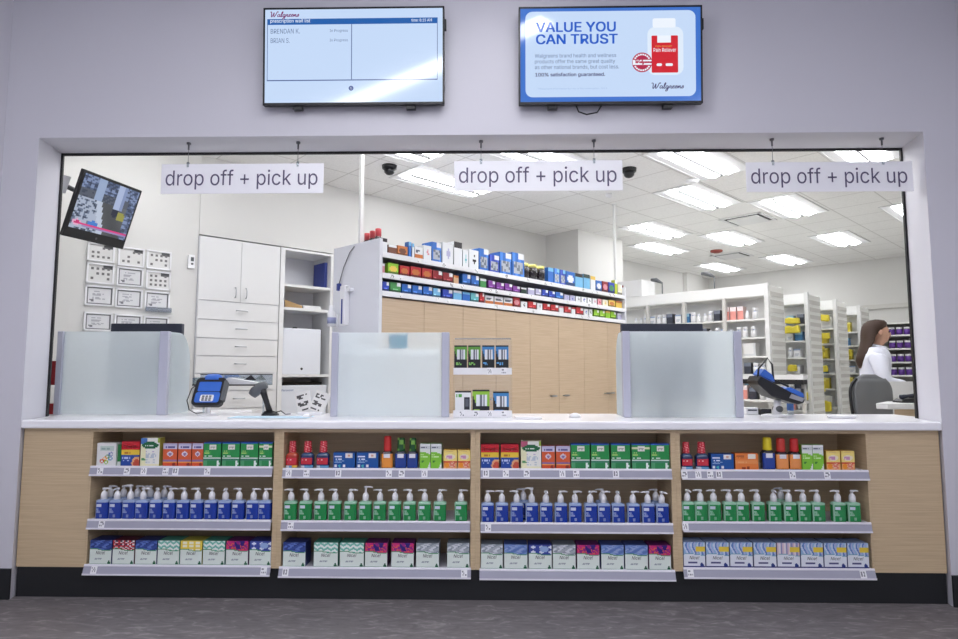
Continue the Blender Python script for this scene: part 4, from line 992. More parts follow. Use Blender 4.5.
RT = [(380.5, 387.5, 238.5, 'white', 'black', 'band'), (388.5, 397, 245.5, 'brown', 'white', 'band'), (397.6, 407.8, 246.4, 'orange', 'brown', 'glow'), (408.6, 411.6, 242.2, 'blue', 'pale blue', 'band'), (412.2, 414.4, 243.8, 'white', 'pale blue', 'band'),
      (414.8, 423, 247.4, 'white', 'orange', 'two'), (423.6, 431.4, 246, 'white', 'pink', 'blot'), (432, 441.4, 242.8, 'blue', 'white', 'window'), (442.4, 453.2, 243.4, 'white', 'lavender', 'blot'), (454, 462.2, 242.4, 'white', 'black', 'band'), (462.8, 468.4, 250.5, 'white', 'teal', 'blot'),
      (469, 478.6, 250.4, 'white', 'black', 'blot'), (479.2, 488.6, 249.2, 'blue', 'white', 'window'), (489.6, 499.2, 255.5, 'deepblue', 'white', 'window'), (499.9, 511.4, 253.2, 'blue', 'white', 'window'), (512.2, 524.2, 253.6, 'blue', 'white', 'window'),
      (525, 531.4, 263, 'black', 'yellow', 'bottle'), (532.4, 539.4, 264.4, 'black', 'yellow', 'bottle'), (540.6, 547, 266, 'black', 'yellow', 'bottle'), (548, 553.6, 268, 'blue', 'pale blue', 'band'), (554.2, 559.6, 268.8, 'blue', 'pale blue', 'window'), (560.2, 565.6, 270.2, 'deepblue', 'pale blue', 'window'),
      (566.2, 574.6, 272, 'blue', 'white', 'glow'), (575.2, 582.8, 273.8, 'pale blue', 'black', 'band'), (583.4, 589.8, 274.6, 'pale blue', 'dark green', 'band'), (590.4, 595.4, 276.4, 'white', 'yellow', 'band'), (596, 601.8, 281, 'blue', 'white', 'glow'), (602.4, 608, 281.8, 'darkred', 'pink', 'glow'),
      (608.6, 614.4, 282.8, 'deepblue', 'green', 'glow'), (614.8, 617.2, 280.4, 'yellow-green', 'white', 'plain'), (617.8, 622.6, 284.8, 'cream', 'white', 'sticker')]
RM = [(382, 385, 264, 'pink', 'white', 'band'), (388, 398.6, 263.6, 'lime', 'yellow', 'glow'), (400, 409.6, 266.2, 'red', 'orange', 'glow'), (410.6, 421.2, 267.2, 'red', 'orange', 'glow'), (422.2, 432, 268.8, 'red', 'orange', 'glow'), (432.6, 442.4, 271, 'darkred', 'white', 'sticker'), (443, 452.8, 273.2, 'darkred', 'white', 'sticker'),
      (453.6, 458.8, 275.8, 'tan', 'orange', 'plain'), (462.4, 470.6, 274.4, 'blue', 'white', 'sticker'), (471.2, 479, 276, 'blue', 'white', 'sticker'), (480, 486.4, 279, 'green', 'white', 'plain'), (488.4, 495.2, 281, 'purple', 'white', 'sticker'), (496.4, 504, 283, 'purple', 'white', 'sticker'), (505, 512.2, 284, 'purple', 'white', 'sticker'), (513, 520, 286.4, 'purple', 'red', 'sticker'),
      (521, 526.6, 288, 'dark green', 'white', 'plain'), (528, 534.6, 288.4, 'lavender', 'white', 'plain'), (535.4, 541.2, 289.2, 'lavender', 'pale blue', 'sticker'), (542, 548, 290, 'deepblue', 'pale blue', 'sticker'), (548.8, 555, 291.4, 'deepblue', 'pale blue', 'sticker'), (555.8, 563, 292.6, 'blue', 'white', 'sticker'),
      (564.2, 569.4, 295, 'lavender', 'deepblue', 'blot'), (570, 575, 295.8, 'lavender', 'deepblue', 'blot'), (575.8, 580.6, 296.6, 'white', 'black', 'blot'), (581.4, 586.6, 297.2, 'white', 'deepblue', 'blot'), (587.4, 591.6, 298, 'white', 'black', 'blot'), (592.4, 596.8, 298.6, 'white', 'pink', 'blot'), (597.6, 601.6, 299, 'pink', 'red', 'blot'), (602.4, 608, 300, 'cream', 'yellow', 'blot'), (608.8, 615, 300.4, 'yellow', 'orange', 'glow'), (616, 622, 301.4, 'yellow', 'orange', 'plain')]
RB = [(382.4, 389.2, 282, 'deepblue', 'white', 'sticker'), (390.2, 401, 282.8, 'green', 'white', 'sticker'), (402, 411.4, 284.6, 'blue', 'white', 'sticker'), (412.2, 422.2, 286, 'blue', 'white', 'sticker'), (423, 432.4, 287, 'blue', 'white', 'sticker'), (433.2, 440.6, 288.6, 'pale blue', 'white', 'sticker'), (442.6, 452.6, 289.8, 'deepblue', 'teal', 'sticker'), (453.4, 461.8, 291, 'pale blue', 'white', 'plain'), (462.4, 470, 292.4, 'blue', 'pale blue', 'plain'), (470.8, 478.8, 293.4, 'teal', 'white', 'sticker'),
      (479.6, 484.4, 292, 'red', 'orange', 'sticker'), (485.2, 493.6, 296, 'white', 'orange', 'two'), (494.4, 503, 297, 'white', 'orange', 'two'), (503.8, 512.6, 298, 'white', 'orange', 'two'), (513.4, 520, 297, 'red', 'pink', 'glow'), (521, 527.4, 302, 'white', 'black', 'blot'), (528.2, 536.2, 302, 'red', 'white', 'sticker'), (537, 542.4, 303.4, 'white', 'black', 'blot'), (543.2, 550, 304, 'red', 'white', 'sticker'), (550.8, 558.4, 305, 'red', 'white', 'sticker'), (559.2, 563.6, 306.4, 'white', 'pink', 'plain'),
      (564.4, 570.8, 306.8, 'red', 'white', 'sticker'), (571.4, 575.4, 307.6, 'white', 'red', 'plain'), (576.2, 583.2, 307.8, 'red', 'white', 'sticker'), (584, 588, 309, 'white', 'deepblue', 'blot'), (588.8, 592.4, 309.4, 'white', 'black', 'blot'), (594, 599, 310, 'lime', 'yellow', 'sticker'), (599.8, 604.8, 310.6, 'lime', 'yellow', 'sticker'), (605.4, 610.2, 311.2, 'lime', 'yellow', 'plain'), (610.8, 616, 311.8, 'lime', 'yellow', 'sticker'), (617.4, 621.6, 313.4, 'lavender', 'white', 'plain')]
cnt = {}
for ri, (rowname, row) in enumerate((('top', RT), ('middle', RM), ('bottom', RB))):
    for n, (a, b, yt, c, acc, st) in enumerate(row):
        z = RZS[ri]; x0 = ev(a, yt, UV0+.02).x-.14; x1 = ev(b, yt, UV0+.02).x-.14; zt = ev((a+b)/2, yt, UV0+.02).z-FZ; h = max(.05, zt-z)
        if ri: h = min(h, (RZS[ri-1]-.046)-z)
        x0 = max(x0, .004); x1 = min(x1, UN-.004)
        w_ = x1-x0-.004; k = cnt.get((ri, c), 0); cnt[(ri, c)] = k+1
        dep = .05 if w_ < .07 else (.13 if ri == 0 and h > .13 else .09)
        lab = f'{c.replace("deepblue", "deep blue").replace("darkred", "dark red")} {"bottle with yellow lid" if st == "bottle" else "packet"}, {ORD[k]} of that colour from the near end on {rowname} shelf'
        P = O+EU*((x0+x1)/2)+EV*.02+V((0, 0, z+.0025)); g = f'goods on the {rowname} shelf of the wood cabinets'
        if st == 'bottle':
            t_ = empty('vitamin_bottle', lab, 'bottle', P+EV*.05, RZ2, g)
            part('bottle_body', MB().lathe([(0, w_*.46), (h*.74, w_*.48), (h*.80, w_*.38)], 14, painter=lambda a_, b_: (70, 50, 56) if .2 < b_ < .8 and int(a_*14) % 3 else (36, 30, 34)), 'bottle', t_)
            part('cap', MB().lathe([(h*.79, w_*.44), (h*.99, w_*.42), (h, w_*.3)], 14, painter=lambda a_, b_: (232, 224, 130)), 'card', t_)
        else:
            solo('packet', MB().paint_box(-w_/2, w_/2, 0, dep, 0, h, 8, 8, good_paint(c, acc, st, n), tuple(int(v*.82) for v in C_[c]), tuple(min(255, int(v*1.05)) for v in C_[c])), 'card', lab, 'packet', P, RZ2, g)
for n, px in enumerate((369.5, 373, 378)):
    P = ev(px, 240, UV0+.25+[.12, .05, -.02][n]); q = O+EU*.045+EV*(.247-.071*n)+V((0, 0, topz))
    h = .19+.008*n
    t_ = empty('red_cap_bottle', f'dark bottle with red cap on top of the wood cabinets, {["farthest left", "middle", "nearest the packets"][n]}', 'bottle', q, RZ2, 'red capped bottles on the cabinet corner')
    part('bottle_body', MB().lathe([(0, .034), (h*.6, .034), (h*.7, .02)], 14, painter=lambda a_, b_: (46, 24, 30)), 'bottle', t_); part('cap', MB().lathe([(h*.69, .026), (h*.98, .025), (h, .015)], 14, painter=lambda a_, b_: (190, 60, 66) if int(a_*10) % 4 else (222, 130, 130)), 'card', t_)
# power poles standing on the cabinet top
for (px, l) in ((360.2, 'white pole from the near end of the wood cabinets up to the ceiling'), (614.2, 'thin white pole from the far end of the wood cabinets up to the ceiling')):
    if px < 400: q = EP(.168, 1.285); zb = RZS[0]+FZ+.0005
    else: q = atz(614, 204, HC); q.z = 0; zb = RZS[0]+FZ+.0005
    t_ = empty('power_pole', l, 'pole', (q.x, q.y, zb), RZ2, 'white ceiling poles')
    part('shaft', B(-.014, .014, -.014, .014, 0, HC-zb), 'pole_white', t_); part('ceiling_collar', MB().lathe([(HC-zb-.02, .03), (HC-zb-.0005, .034)], 14), 'pole_white', t_)
# things fixed to the near end panel
EPn = lambda v, z: EP(.14-.03, UV0+v, z)
o = empty('wall_dispenser', 'small white dispenser with a dark blue strip on the white end panel', 'dispenser', EPn(.40, 1.80), RZ2)
part('housing', MB().box(-.05, -.0005, -.035, .035, -.02, .30), 'white_plastic', o, bevel=.008); part('level_strip', B(-.054, -.049, -.008, .008, -.01, .19), 'book_blue', o); part('bracket', B(-.04, -.0005, -.09, .05, .25, .275), 'white_plastic', o)
o = empty('wall_dispenser', 'small white bottle holder beside the blue-striped dispenser', 'dispenser', EPn(.55, 1.78), RZ2)
part('bottle', MB().lathe([(0, .035), (.11, .035), (.14, .02), (.17, .018)], 14, (-.045, 0)), 'white_plastic', o); part('label', MB().lathe([(.02, .0356), (.07, .0356)], 14, (-.045, 0)), 'scr_label', o); part('bracket', B(-.02, -.0005, -.04, .04, -.01, .10), 'white_plastic', o)
o = empty('cable_hook', 'small dark blue cable clip on the white end panel', 'hook', EPn(.50, 2.10), RZ2); part('clip', MB().box(-.03, -.0005, -.015, .015, -.03, .03), 'book_blue', o, bevel=.004); part('cable', MB().tube([(-.012, 0, .03), (-.012, -.06, .16), (-.012, -.14, .27), (-.012, -.2, .31)], .004, 6), 'wire_grey', o)

# ================================================================== ON THE COUNTERTOP
def divider(label, pxL, pxR, ytop, Y, ret=None):
    L = aty(pxL[0], 375, Y).x; L2 = aty(pxL[1], 375, Y).x; R0 = aty(pxR[0], 375, Y).x; R = aty(pxR[1], 375, Y).x; h = aty((pxL[0]+pxR[1])/2, ytop, Y).z-CT-.001
    o = empty('counter_divider', label, 'divider', ((L+R)/2, Y, CT+.001), 0, 'frosted glass dividers on the counter'); c = (L+R)/2
    for a, b in ((L, L2), (R0, R)): part('post', B(a-c, b-c, -.02, .02, 0, h), 'post_metal', o, bevel=.004)
    part('glass_panel', B(L2-c-.004, R0-c+.004, -.005, .005, .002, h-.001), 'frosted_glass', o)
    if ret:
        s, d = ret; P = [(.0, .002), (d, .002), (d, h*.60)]+[(d*(1-.55*(1-math.cos(t))), h*.60+h*.395*math.sin(t)) for t in [k*math.pi/16 for k in range(1, 9)]]+[(0, h-.003)]
        x = (R-c-.012) if s > 0 else (L-c+.012)
        part('side_panel', MB().prism([(p[0]+.019, p[1]) for p in P], x-.005, x+.005, 'x'), 'frosted_glass', o)
    return o
divider('frosted glass divider at the left end of the counter, below the framed certificates', (57, 62.8), (159.4, 168.3), 331.4, .46, (1, .30))
d2 = divider('frosted glass divider in the middle with a small blue note on it', (331.6, 338.4), (441.8, 449.4), 332.4, .33)
P = aty(398.5, 341, .33)
solo('sticky_note', B(-.062, .062, 0, .0012, -.05, .05), 'thin_note', 'pale blue note stuck on the back of the middle frosted divider', 'note', (P.x, .336, P.z-.002))
P = aty(400, 383, .45); solo('paper_sheet', B(-.31, .31, 0, .004, 0, .46), 'thin_paper', 'large white sheet standing behind the middle frosted divider', 'paper', (P.x-.02, .348, CT+.001))
divider('frosted glass divider right of the middle, in front of the stock shelves', (622.4, 630), (734, 741.6), 331.2, .33, (-1, .22))
def monitor(label, x0, x1, yt, Y, rz=0):
    A = aty(x0, yt, Y); Bq = aty(x1, yt, Y); w_ = Bq.x-A.x; h = A.z-CT-.10
    o = empty('computer_monitor', label, 'monitor', ((A.x+Bq.x)/2, Y, CT+.001), rz, 'staff monitors behind the dividers')
    part('housing', B(-w_/2, w_/2, -.02, .028, .10, .10+h), 'dark_plastic', o, bevel=.005); part('display', B(-w_/2+.02, w_/2-.02, .028, .0295, .125, .08+h), 'black_plastic', o)
    part('stand_neck', B(-.03, .03, -.045, -.018, .012, .32), 'black_plastic', o); part('stand_base', MB().loft([(0, .12, .09), (.012, .115, .085)], 32, 3), 'black_plastic', o)
monitor('dark computer monitor rising behind the left frosted divider', 113, 182.5, 323.8, .90, .03)
monitor('dark computer monitor rising behind the right frosted divider', 620.8, 702, 323.9, .58)
# acrylic display of small packs
Yd = .30; L = aty(453.2, 390, Yd).x; R = aty(512, 390, Yd).x; c = (L+R)/2; hw = (R-L)/2
o = empty('display_stand', 'clear acrylic two-tier counter display beside the middle frosted divider', 'display stand', (c, Yd, CT+.001))
zt_ = aty(480, 339.5, Yd+.16).z-CT; zs_ = aty(480, 368, Yd).z-CT-.001
for s in (-1, 1): part('side_panel', B(s*hw-.002, s*hw+.002, 0, .17, 0, zt_-.005), 'acrylic', o)
part('back_panel', B(-hw+.002, hw-.002, .166, .17, 0, zt_), 'acrylic', o); part('top_edge', B(-hw, hw, .155, .17, zt_, zt_+.008), 'acrylic_edge', o)
part('shelf', B(-hw+.002, hw-.002, .0, .165, zs_-.006, zs_), 'acrylic_edge', o); part('base', B(-hw+.002, hw-.002, -.0, .165, 0, .006), 'acrylic_edge', o)
for z, nm in ((zs_-.045, 'upper'), (.0, 'lower')):
    lip = part('price_channel', B(-hw+.001, hw-.001, -.006, -.001, z, z+.046), 'white_plastic', o)
    for k in range(4): link('price_tag', tag_meshes[k % 5], lip, (-hw+.06+k*.095, -.0065, z-.001)) if (nm == 'lower' or k > 1) else None
def pack_paint(c, light, sd):
    def f(s, t):
        if t > .93: return (30, 30, 34)
        if light:
            if .56 < s < .92 and .25 < t < .75: return (40, 42, 50) if not (.64 < s < .84 and .35 < t < .66) else (90, 94, 104)
            if t > .74 and s < .5: return (90, 170, 70) if tx(s, t, .08, .5, .76, .9, 1, 2, .9) else (234, 236, 236)
            return (120, 190, 90) if t < .05 else (232, 234, 235)
        if .24 < s < .84 and .40 < t < .82: return (226, 230, 234) if not (.4 < s < .56 or .66 < s < .72) else (110, 116, 124)
        if t > .36 and (s+t*.7) > .55: return c
        if tx(s, t, .1, .7, .1, .3, 2, sd, .7): return tuple(min(255, v+40) for v in c)
        return (26, 28, 34)
    return f
PK = [('upper', 454.2, 467, 345.4, (96, 160, 60), 0, 'green and black pack, first on the upper tier'), ('upper', 468, 480.6, 345.4, (96, 160, 60), 0, 'green and black pack, second on the upper tier'), ('upper', 482, 494.6, 345.4, (60, 130, 190), 0, 'blue and black pack, third on the upper tier'), ('upper', 495.6, 508.6, 345.4, (60, 130, 190), 0, 'blue and black pack, last on the upper tier'),
      ('lower', 455, 471, 391, None, 1, 'white pack with dark device on the lower tier'), ('lower', 472.4, 489.6, 389.8, (140, 190, 60), 0, 'green and black pack in the middle of the lower tier'), ('lower', 493, 509, 391.6, (60, 130, 190), 0, 'blue and black pack at the right of the lower tier')]
for (tier, a, b, yt, c_, lt, l) in PK:
    z0 = CT+.001+(zs_ if tier == 'upper' else .006)+.001; x0 = aty(a, yt, Yd+.02).x; x1 = aty(b, yt, Yd+.02).x; z1 = aty((a+b)/2, yt, Yd+.02).z
    solo('accessory_pack', MB().paint_box(-(x1-x0)/2+.001, (x1-x0)/2-.001, 0, .035, 0, z1-z0, 14, 16, pack_paint(c_, lt, a), (40, 42, 46)), 'card', l+' of the acrylic display', 'packet', ((x0+x1)/2, Yd+.02, z0), 0, 'packs on the acrylic display')
# card terminals
def terminal(label, px, Y, rz, tilt, sc_):
    X_ = aty(px, 400, Y).x; o = empty('card_terminal', label, 'card terminal', (X_, Y, CT+.001), rz, 'card terminals on the counter'); o.scale = (sc_,)*3
    part('base', MB().lathe([(0, .075), (.008, .075), (.014, .05), (.016, .02)], 20), 'white_plastic', o); part('post', MB().tube([(0, 0, .012), (0, .0, .07), (0, -.008, .10)], .018, 10), 'white_plastic', o)
    b = part('housing', rrect(-.115, .115, -.02, .215, .035, -.03, .018), 'black_plastic', o, bevel=.005); b.location = (0, -.02, .085); b.rotation_euler = (tilt, 0, 0)
    part('screen', rrect(-.085, .085, .095, .175, .008, -.032, -.029), 'terminal_blue', b); part('faceplate', rrect(-.092, .092, .0, .088, .02, -.034, -.029), 'terminal_blue', b)
    part('keypad', rrect(-.05, .05, .008, .062, .01, -.037, -.033), 'white_plastic', b)
    k = MB()
    for i in range(3):
        for j in range(3): k.box(-.036+i*.026, -.018+i*.026, -.0395, -.0365, .012+j*.016, .023+j*.016)
    part('key', k, 'grey_plastic', b)
    part('privacy_hood', MB().loft([(.195, .075, .035), (.222, .072, .034), (.246, .055, .026), (.256, .02, .012)], 24, 3), 'terminal_blue', b)
    part('stylus_cord', MB().tube([(-.10, -.02, .17), (-.14, -.02, .12), (-.15, -.02, .02), (-.12, -.01, -.05), (-.07, .0, -.075), (-.03, .02, -.06)], .004, 6), 'black_plastic', b)
    part('side_grip', rrect(.102, .125, .02, .19, .01, -.034, .012), 'grey_plastic', b)
    return o
terminal('blue and black card terminal on a white stand right of the left divider', 208.5, .42, .05, math.radians(-28), .92)
# second terminal seen from its side
X_ = aty(773, 400, .46).x; o = empty('card_terminal', 'blue and black card terminal tilted sideways at the right of the counter', 'card terminal', (X_, .46, CT+.001), 0, 'card terminals on the counter')
part('base', MB().lathe([(0, .08), (.008, .08), (.014, .05), (.016, .02)], 20), 'white_plastic', o); part('post', MB().tube([(.02, 0, .012), (.03, 0, .06), (.03, 0, .11)], [.03, .026, .022], 12), 'white_plastic', o); part('knob', MB().tube([(.03, -.035, .05), (.03, .035, .05)], .022, 12), 'grey_plastic', o)
b = part('housing', MB().prism([(-.17, .06), (-.155, .035), (-.05, -.02), (.13, -.03), (.165, -.01), (.17, .015), (.05, .045), (-.10, .085), (-.16, .10)], -.09, .09, 'y'), 'black_plastic', o, bevel=.006); b.location = (.01, 0, .145); b.rotation_euler = (0, math.radians(14), 0)
part('screen', MB().prism([(-.145, .099), (-.06, .0745), (-.058, .079), (-.143, .104)], -.075, .075, 'y'), 'terminal_blue', b); part('faceplate', MB().prism([(.02, .0535), (.14, .025), (.165, .03), (.15, .055), (.06, .074)], -.08, .08, 'y'), 'terminal_blue', b)
part('glass', MB().prism([(-.05, .0715), (.015, .0545), (.016, .058), (-.049, .075)], -.07, .07, 'y'), 'grey_plastic', b)
part('privacy_hood', MB().prism([(-.15, .11), (-.04, .085), (-.07, .13), (-.13, .155)], -.06, .06, 'y'), 'terminal_blue', b)
part('stylus_cord', MB().tube([(-.155, -.05, .07), (-.165, -.05, .15), (-.12, -.05, .235), (-.08, -.05, .20), (-.05, -.05, .10), (.06, -.05, .078)], .007, 8), 'black_plastic', b)
part('card_slot', MB().prism([(.06, .0), (.15, -.005), (.16, .02), (.07, .032)], -.094, -.088, 'y'), 'steel', b)
# scanner on its own foot
X_ = aty(268, 400, .44).x; o = empty('barcode_scanner', 'black handheld barcode scanner standing on its foot by the drawers', 'scanner', (X_, .44, CT+.001))
part('foot', MB().loft([(0, .06, .045, .02), (.012, .055, .04, .02), (.03, .03, .025, .01)], 24, 3), 'black_plastic', o)
part('handle', MB().tube([(.015, 0, .02), (-.005, 0, .08), (-.03, 0, .15), (-.045, 0, .19)], [.022, .019, .022, .03], 12), 'black_plastic', o)
part('scan_head', MB().tube([(-.015, 0, .215), (-.05, 0, .20), (-.09, -.01, .165), (-.11, -.012, .14)], [.026, .036, .038, .030], 14), 'grey_plastic', o)
part('cord', MB().tube([(.04, 0, .015), (.09, .01, .03), (.12, .02, .006), (.15, .04, .006)], .004, 6), 'black_plastic', o)
# clear tray on legs behind the terminal and scanner
A = aty(197, 384.5, .60); Bq = aty(270, 384.5, .60); wd_ = Bq.x-A.x; zt_ = A.z-CT
o = empty('document_tray', 'clear document tray on legs behind the left card terminal', 'tray', ((A.x+Bq.x)/2, .58, CT+.001))
part('tray', MB().box(-wd_/2, wd_/2, -.05, .07, zt_-.006, zt_).box(-wd_/2, wd_/2, .066, .07, zt_, zt_+.07).box(-wd_/2, -wd_/2+.004, -.05, .07, zt_, zt_+.05), 'acrylic_edge', o); part('rim', MB().box(-wd_/2, wd_/2, -.054, -.05, zt_-.008, zt_+.002).box(-wd_/2, wd_/2, .066, .072, zt_+.07, zt_+.076), 'black_plastic', o)
for a in (-1, 1): part('leg', B(a*(wd_/2-.05)-.006, a*(wd_/2-.05)+.006, .03, .042, 0, zt_-.006), 'acrylic_edge', o)
part('papers', MB().prism([(-.10, zt_+.001), (.16, zt_+.001), (.20, zt_+.012), (-.02, zt_+.05)], -.03, .055, 'y'), 'paper', o); part('clip', MB().prism([(.10, zt_+.035), (.19, zt_+.03), (.15, zt_+.07)], -.034, -.026, 'y'), 'black_plastic', o)
# loose items
A = atz(238, 416.4, CT); Bq = atz(305, 419, CT)
solo('counter_mat', B(A.x, Bq.x, .17, .34, CT+.001, CT+.004), 'mat_blue', 'thin pale blue mat lying on the counter in front of the scanner', 'mat')
X_ = aty(311, 405, .50).x; o = empty('leaning_forms', 'printed white forms leaning on a small holder left of the middle divider', 'papers', (X_, .50, CT+.001))
for k, (rz_, x_) in enumerate(((-.35, -.04), (.42, .035))):
    f = part('sheet', MB().paint_box(-.055, .055, 0, .002, 0, .15, 10, 14, lambda s, t, q=k: (70, 68, 66) if tx(s, t, .12, .9, .1, .9, 9, q+2, .75) else (226, 224, 220), W_), 'card', o); f.rotation_euler = (-.25, rz_*.8, 0); f.location = (x_, -.01*k, .022)
part('holder', B(-.09, .09, -.03, .06, 0, .018), 'white_plastic', o)
def blob(px, Y, r, l): 
    X_ = aty(px, 415, Y).x; solo('white_dome', MB().lathe([(0, r), (r*.3, r*.95), (r*.6, r*.7), (r*.75, r*.3)], 18), 'white_plastic', l, 'desk item', (X_, Y, CT+.001))
blob(575, .30, .04, 'small white dome on the counter in front of the wood cabinet handles'); blob(307, .26, .03, 'small white dome on the counter just left of the middle divider')
A = aty(452, 410, .2); solo('acrylic_base', B(aty(515, 415, .24).x, aty(541, 415, .24).x, .14, .30, CT+.001, CT+.012), 'white_plastic', 'thin white plate on the counter right of the acrylic display', 'plate')
for (px, w_, h, m_, l) in ((750, .085, .05, 'white_plastic', 'small white box on the counter right of the right divider'), (763.5, .08, .042, 'black_plastic', 'small black box on the counter below the tilted terminal')):
    X_ = aty(px, 410, .62).x; o = empty('small_printer', l, 'printer', (X_, .62, CT+.001)); part('housing', B(-w_/2, w_/2, -.04, .04, 0, h), m_, o, bevel=.004); part('slot', B(-w_/2+.01, w_/2-.01, -.042, -.039, h*.55, h*.75), 'dark_plastic', o)
X_ = aty(790, 400, .60).x; o = empty('spray_bottle', 'small clear and violet bottle on the counter right of the tilted terminal', 'bottle', (X_, .60, CT+.001)); part('bottle_body', MB().lathe([(0, .022), (.11, .022), (.13, .01)], 14), 'acrylic_edge', o); part('cap', MB().lathe([(.129, .012), (.17, .010), (.18, .006)], 12), 'white_plastic', o); part('label', MB().lathe([(.03, .0226), (.08, .0226)], 14), 'text_blue', o)
solo('white_dish', MB().loft([(0, .09, .05), (.012, .10, .055), (.018, .09, .05)], 24, 2), 'white_plastic', 'flat white dish on the counter in front of the grey chair', 'dish', (aty(842, 416, .30).x, .30, CT+.001))

# ================================================================== CEILING THINGS
for (px, py, l) in ((389.5, 168.5, 'black dome camera on the ceiling left of the middle sign'), (629, 171.5, 'black dome camera on the ceiling right of the middle sign')):
    P = atz(px, py, HC-.03); o = empty('dome_camera', l, 'camera', (P.x, P.y, HC), 0, 'black dome cameras'); part('base', MB().lathe([(-.035, .075), (0, .08)], 18), 'black_plastic', o); part('dome', MB().lathe([(-.10, .012), (-.092, .034), (-.075, .052), (-.035, .06)], 18), 'black_plastic', o)
for (px, py, r, m_, l) in ((692.5, 181.5, .07, 'white_plastic', 'white sensor disc on the ceiling between the two nearest troffers'), (609, 195.6, .04, 'white_plastic', 'tiny white sensor disc near the top of the thin ceiling pole'), (716.5, 251.6, .10, 'detector_red', 'dark reddish disc on the far ceiling')):
    P = atz(px, py, HC-.02); solo('ceiling_sensor', MB().lathe([(-.045, r*.5), (-.03, r), (0, r*1.05)], 20), m_, l, 'sensor', (P.x, P.y, HC))
for (c0, c1, l) in (((726.5, 219), (769, 219.5), 'square ceiling air vent with a dark slot near the middle troffers'), ((717, 254.5), (746.5, 256.5), 'square far ceiling air vent near the dark reddish disc')):
    A = atz(*c0, HC); Bq = atz(*c1, HC); P = (A+Bq)/2; o = empty('air_vent', l, 'vent', (P.x, P.y, HC), RZ, 'ceiling air vents'); a = .29
    part('frame', MB().box(-a, a, -a, -a+.04, -.012, 0).box(-a, a, a-.04, a, -.012, 0).box(-a, -a+.04, -a, a, -.012, 0).box(a-.04, a, -a, a, -.012, 0), 'troffer_white', o)
    part('slot', MB().box(-a+.04, a-.04, -a+.04, a-.04, -.004, -.001), 'vent_dark', o); part('deflector', B(-a+.085, a-.085, -a+.085, a-.085, -.022, -.010), 'troffer_white', o)

# ================================================================== STOCK SHELVING
ZR = 2.40
ROWU = [4.45, 5.69, 6.78, 7.88]; RW = .44; VE = -.19; RL = 2.05
rows_z = [2.01, 1.80, 1.585, 1.38, 1.17, .92, .62, .32]
row0 = None; 
def make_row():
    o = empty('stock_shelving', '', 'shelving', UV(ROWU[0], VE, FZ), RZ, 'rows of white pharmacy stock shelving'); h = ZR-FZ
    part('fascia', MB().box(0, .018, .02, RL, h-.13, h).box(RW-.018, RW, .02, RL, h-.13, h), 'glow_top', o); part('top_panel', B(.018, RW-.018, .02, RL, h-.14, h-.125), 'shelf_white', o)
    e = part('end_panel', B(.03, RW-.005, 0, .012, 0, h-.02), 'shelf_white', o)
    for z in range(22): part('slat', B(.045, RW-.02, -.006, .0, .14+z*.094, .14+z*.094+.05), 'slat_grey', e)
    for k in range(5): part('upright', B(-.012, .03, .0 if k == 0 else k*RL/4-.02, .045 if k == 0 else k*RL/4+.02, 0, h+.01 if k == 0 else h-.13), 'pole_white' if k == 0 else 'slat_grey', o)
    for z in rows_z: part('shelf', B(.0, RW, .05, RL, z-FZ-.02, z-FZ), 'shelf_white', o)
    part('back_panel', B(RW*.5-.004, RW*.5+.004, .05, RL, .1, h-.15), 'glow_top', o)
    return o
RLAB = ['white stock shelving row nearest the counter, facing the long bench', 'white stock shelving, second row from the counter', 'white stock shelving, third row from the counter', 'white stock shelving row just behind the person']
row0 = make_row(); row0['label'] = RLAB[0]
for k in (1, 2, 3): dup(row0, UV(ROWU[k], VE, FZ), RZ, RLAB[k])
# stock: small bottles, boxes and yellow bags, each one an object
def b_mesh(kind):
    if kind == 'b': return MB().lathe([(0, .026), (.062, .026), (.068, .02), (.070, .024), (.094, .024), (.096, .018)], 12, painter=lambda a, b: (236, 236, 238) if not (.1 < b < .5) else ((214, 218, 226) if int(a*12) % 3 else (130, 150, 190))).mesh('stock_bottle', 'card')
    if kind == 's': return MB().lathe([(0, .020), (.05, .020), (.056, .013), (.078, .013)], 12, painter=lambda a, b: (222, 224, 230) if b > .6 else (240, 240, 240)).mesh('stock_bottle', 'card')
    if kind == 'x': return MB().paint_box(-.035, .035, 0, .08, 0, .085, 6, 6, lambda s, t: (150, 170, 200) if t > .75 else ((200, 204, 210) if tx(s, t, .1, .9, .2, .6, 2, 3, .9) else (236, 236, 238)), (224, 224, 226)).mesh('stock_carton', 'card')
    if kind == 'p': return MB().paint_box(-.03, .03, 0, .08, 0, .12, 6, 6, lambda s, t: (226, 150, 140) if t < .6 else (240, 226, 226), (220, 190, 186)).mesh('stock_carton', 'card')
    if kind == 'u': return MB().paint_box(-.04, .04, 0, .08, 0, .09, 6, 6, lambda s, t: (70, 130, 180) if t < .7 else (160, 200, 220), (60, 110, 160)).mesh('stock_carton', 'card')
    if kind == 'k': return MB().paint_box(-.035, .035, 0, .08, 0, .10, 6, 6, lambda s, t: (50, 54, 66) if t < .7 else (120, 126, 140), (44, 46, 56)).mesh('stock_carton', 'card')
    if kind == 'y': return MB().paint_box(-.052, .052, 0, .08, 0, .115, 6, 6, lambda s, t: (236, 226, 130) if t > .72+.1*math.sin(s*9) else ((214, 196, 70) if hsh(int(s*5), int(t*5), 4) > .3 else (190, 172, 60)), (206, 190, 70)).mesh('stock_carton', 'card')
    if kind == 'w': return MB().paint_box(-.06, .06, 0, .10, 0, .13, 6, 6, lambda s, t: (206, 208, 208) if s > .9 or t < .1 else (228, 228, 226), (214, 214, 212)).mesh('stock_carton', 'card')
SM = {k: b_mesh(k) for k in 'bsxpukwy'}
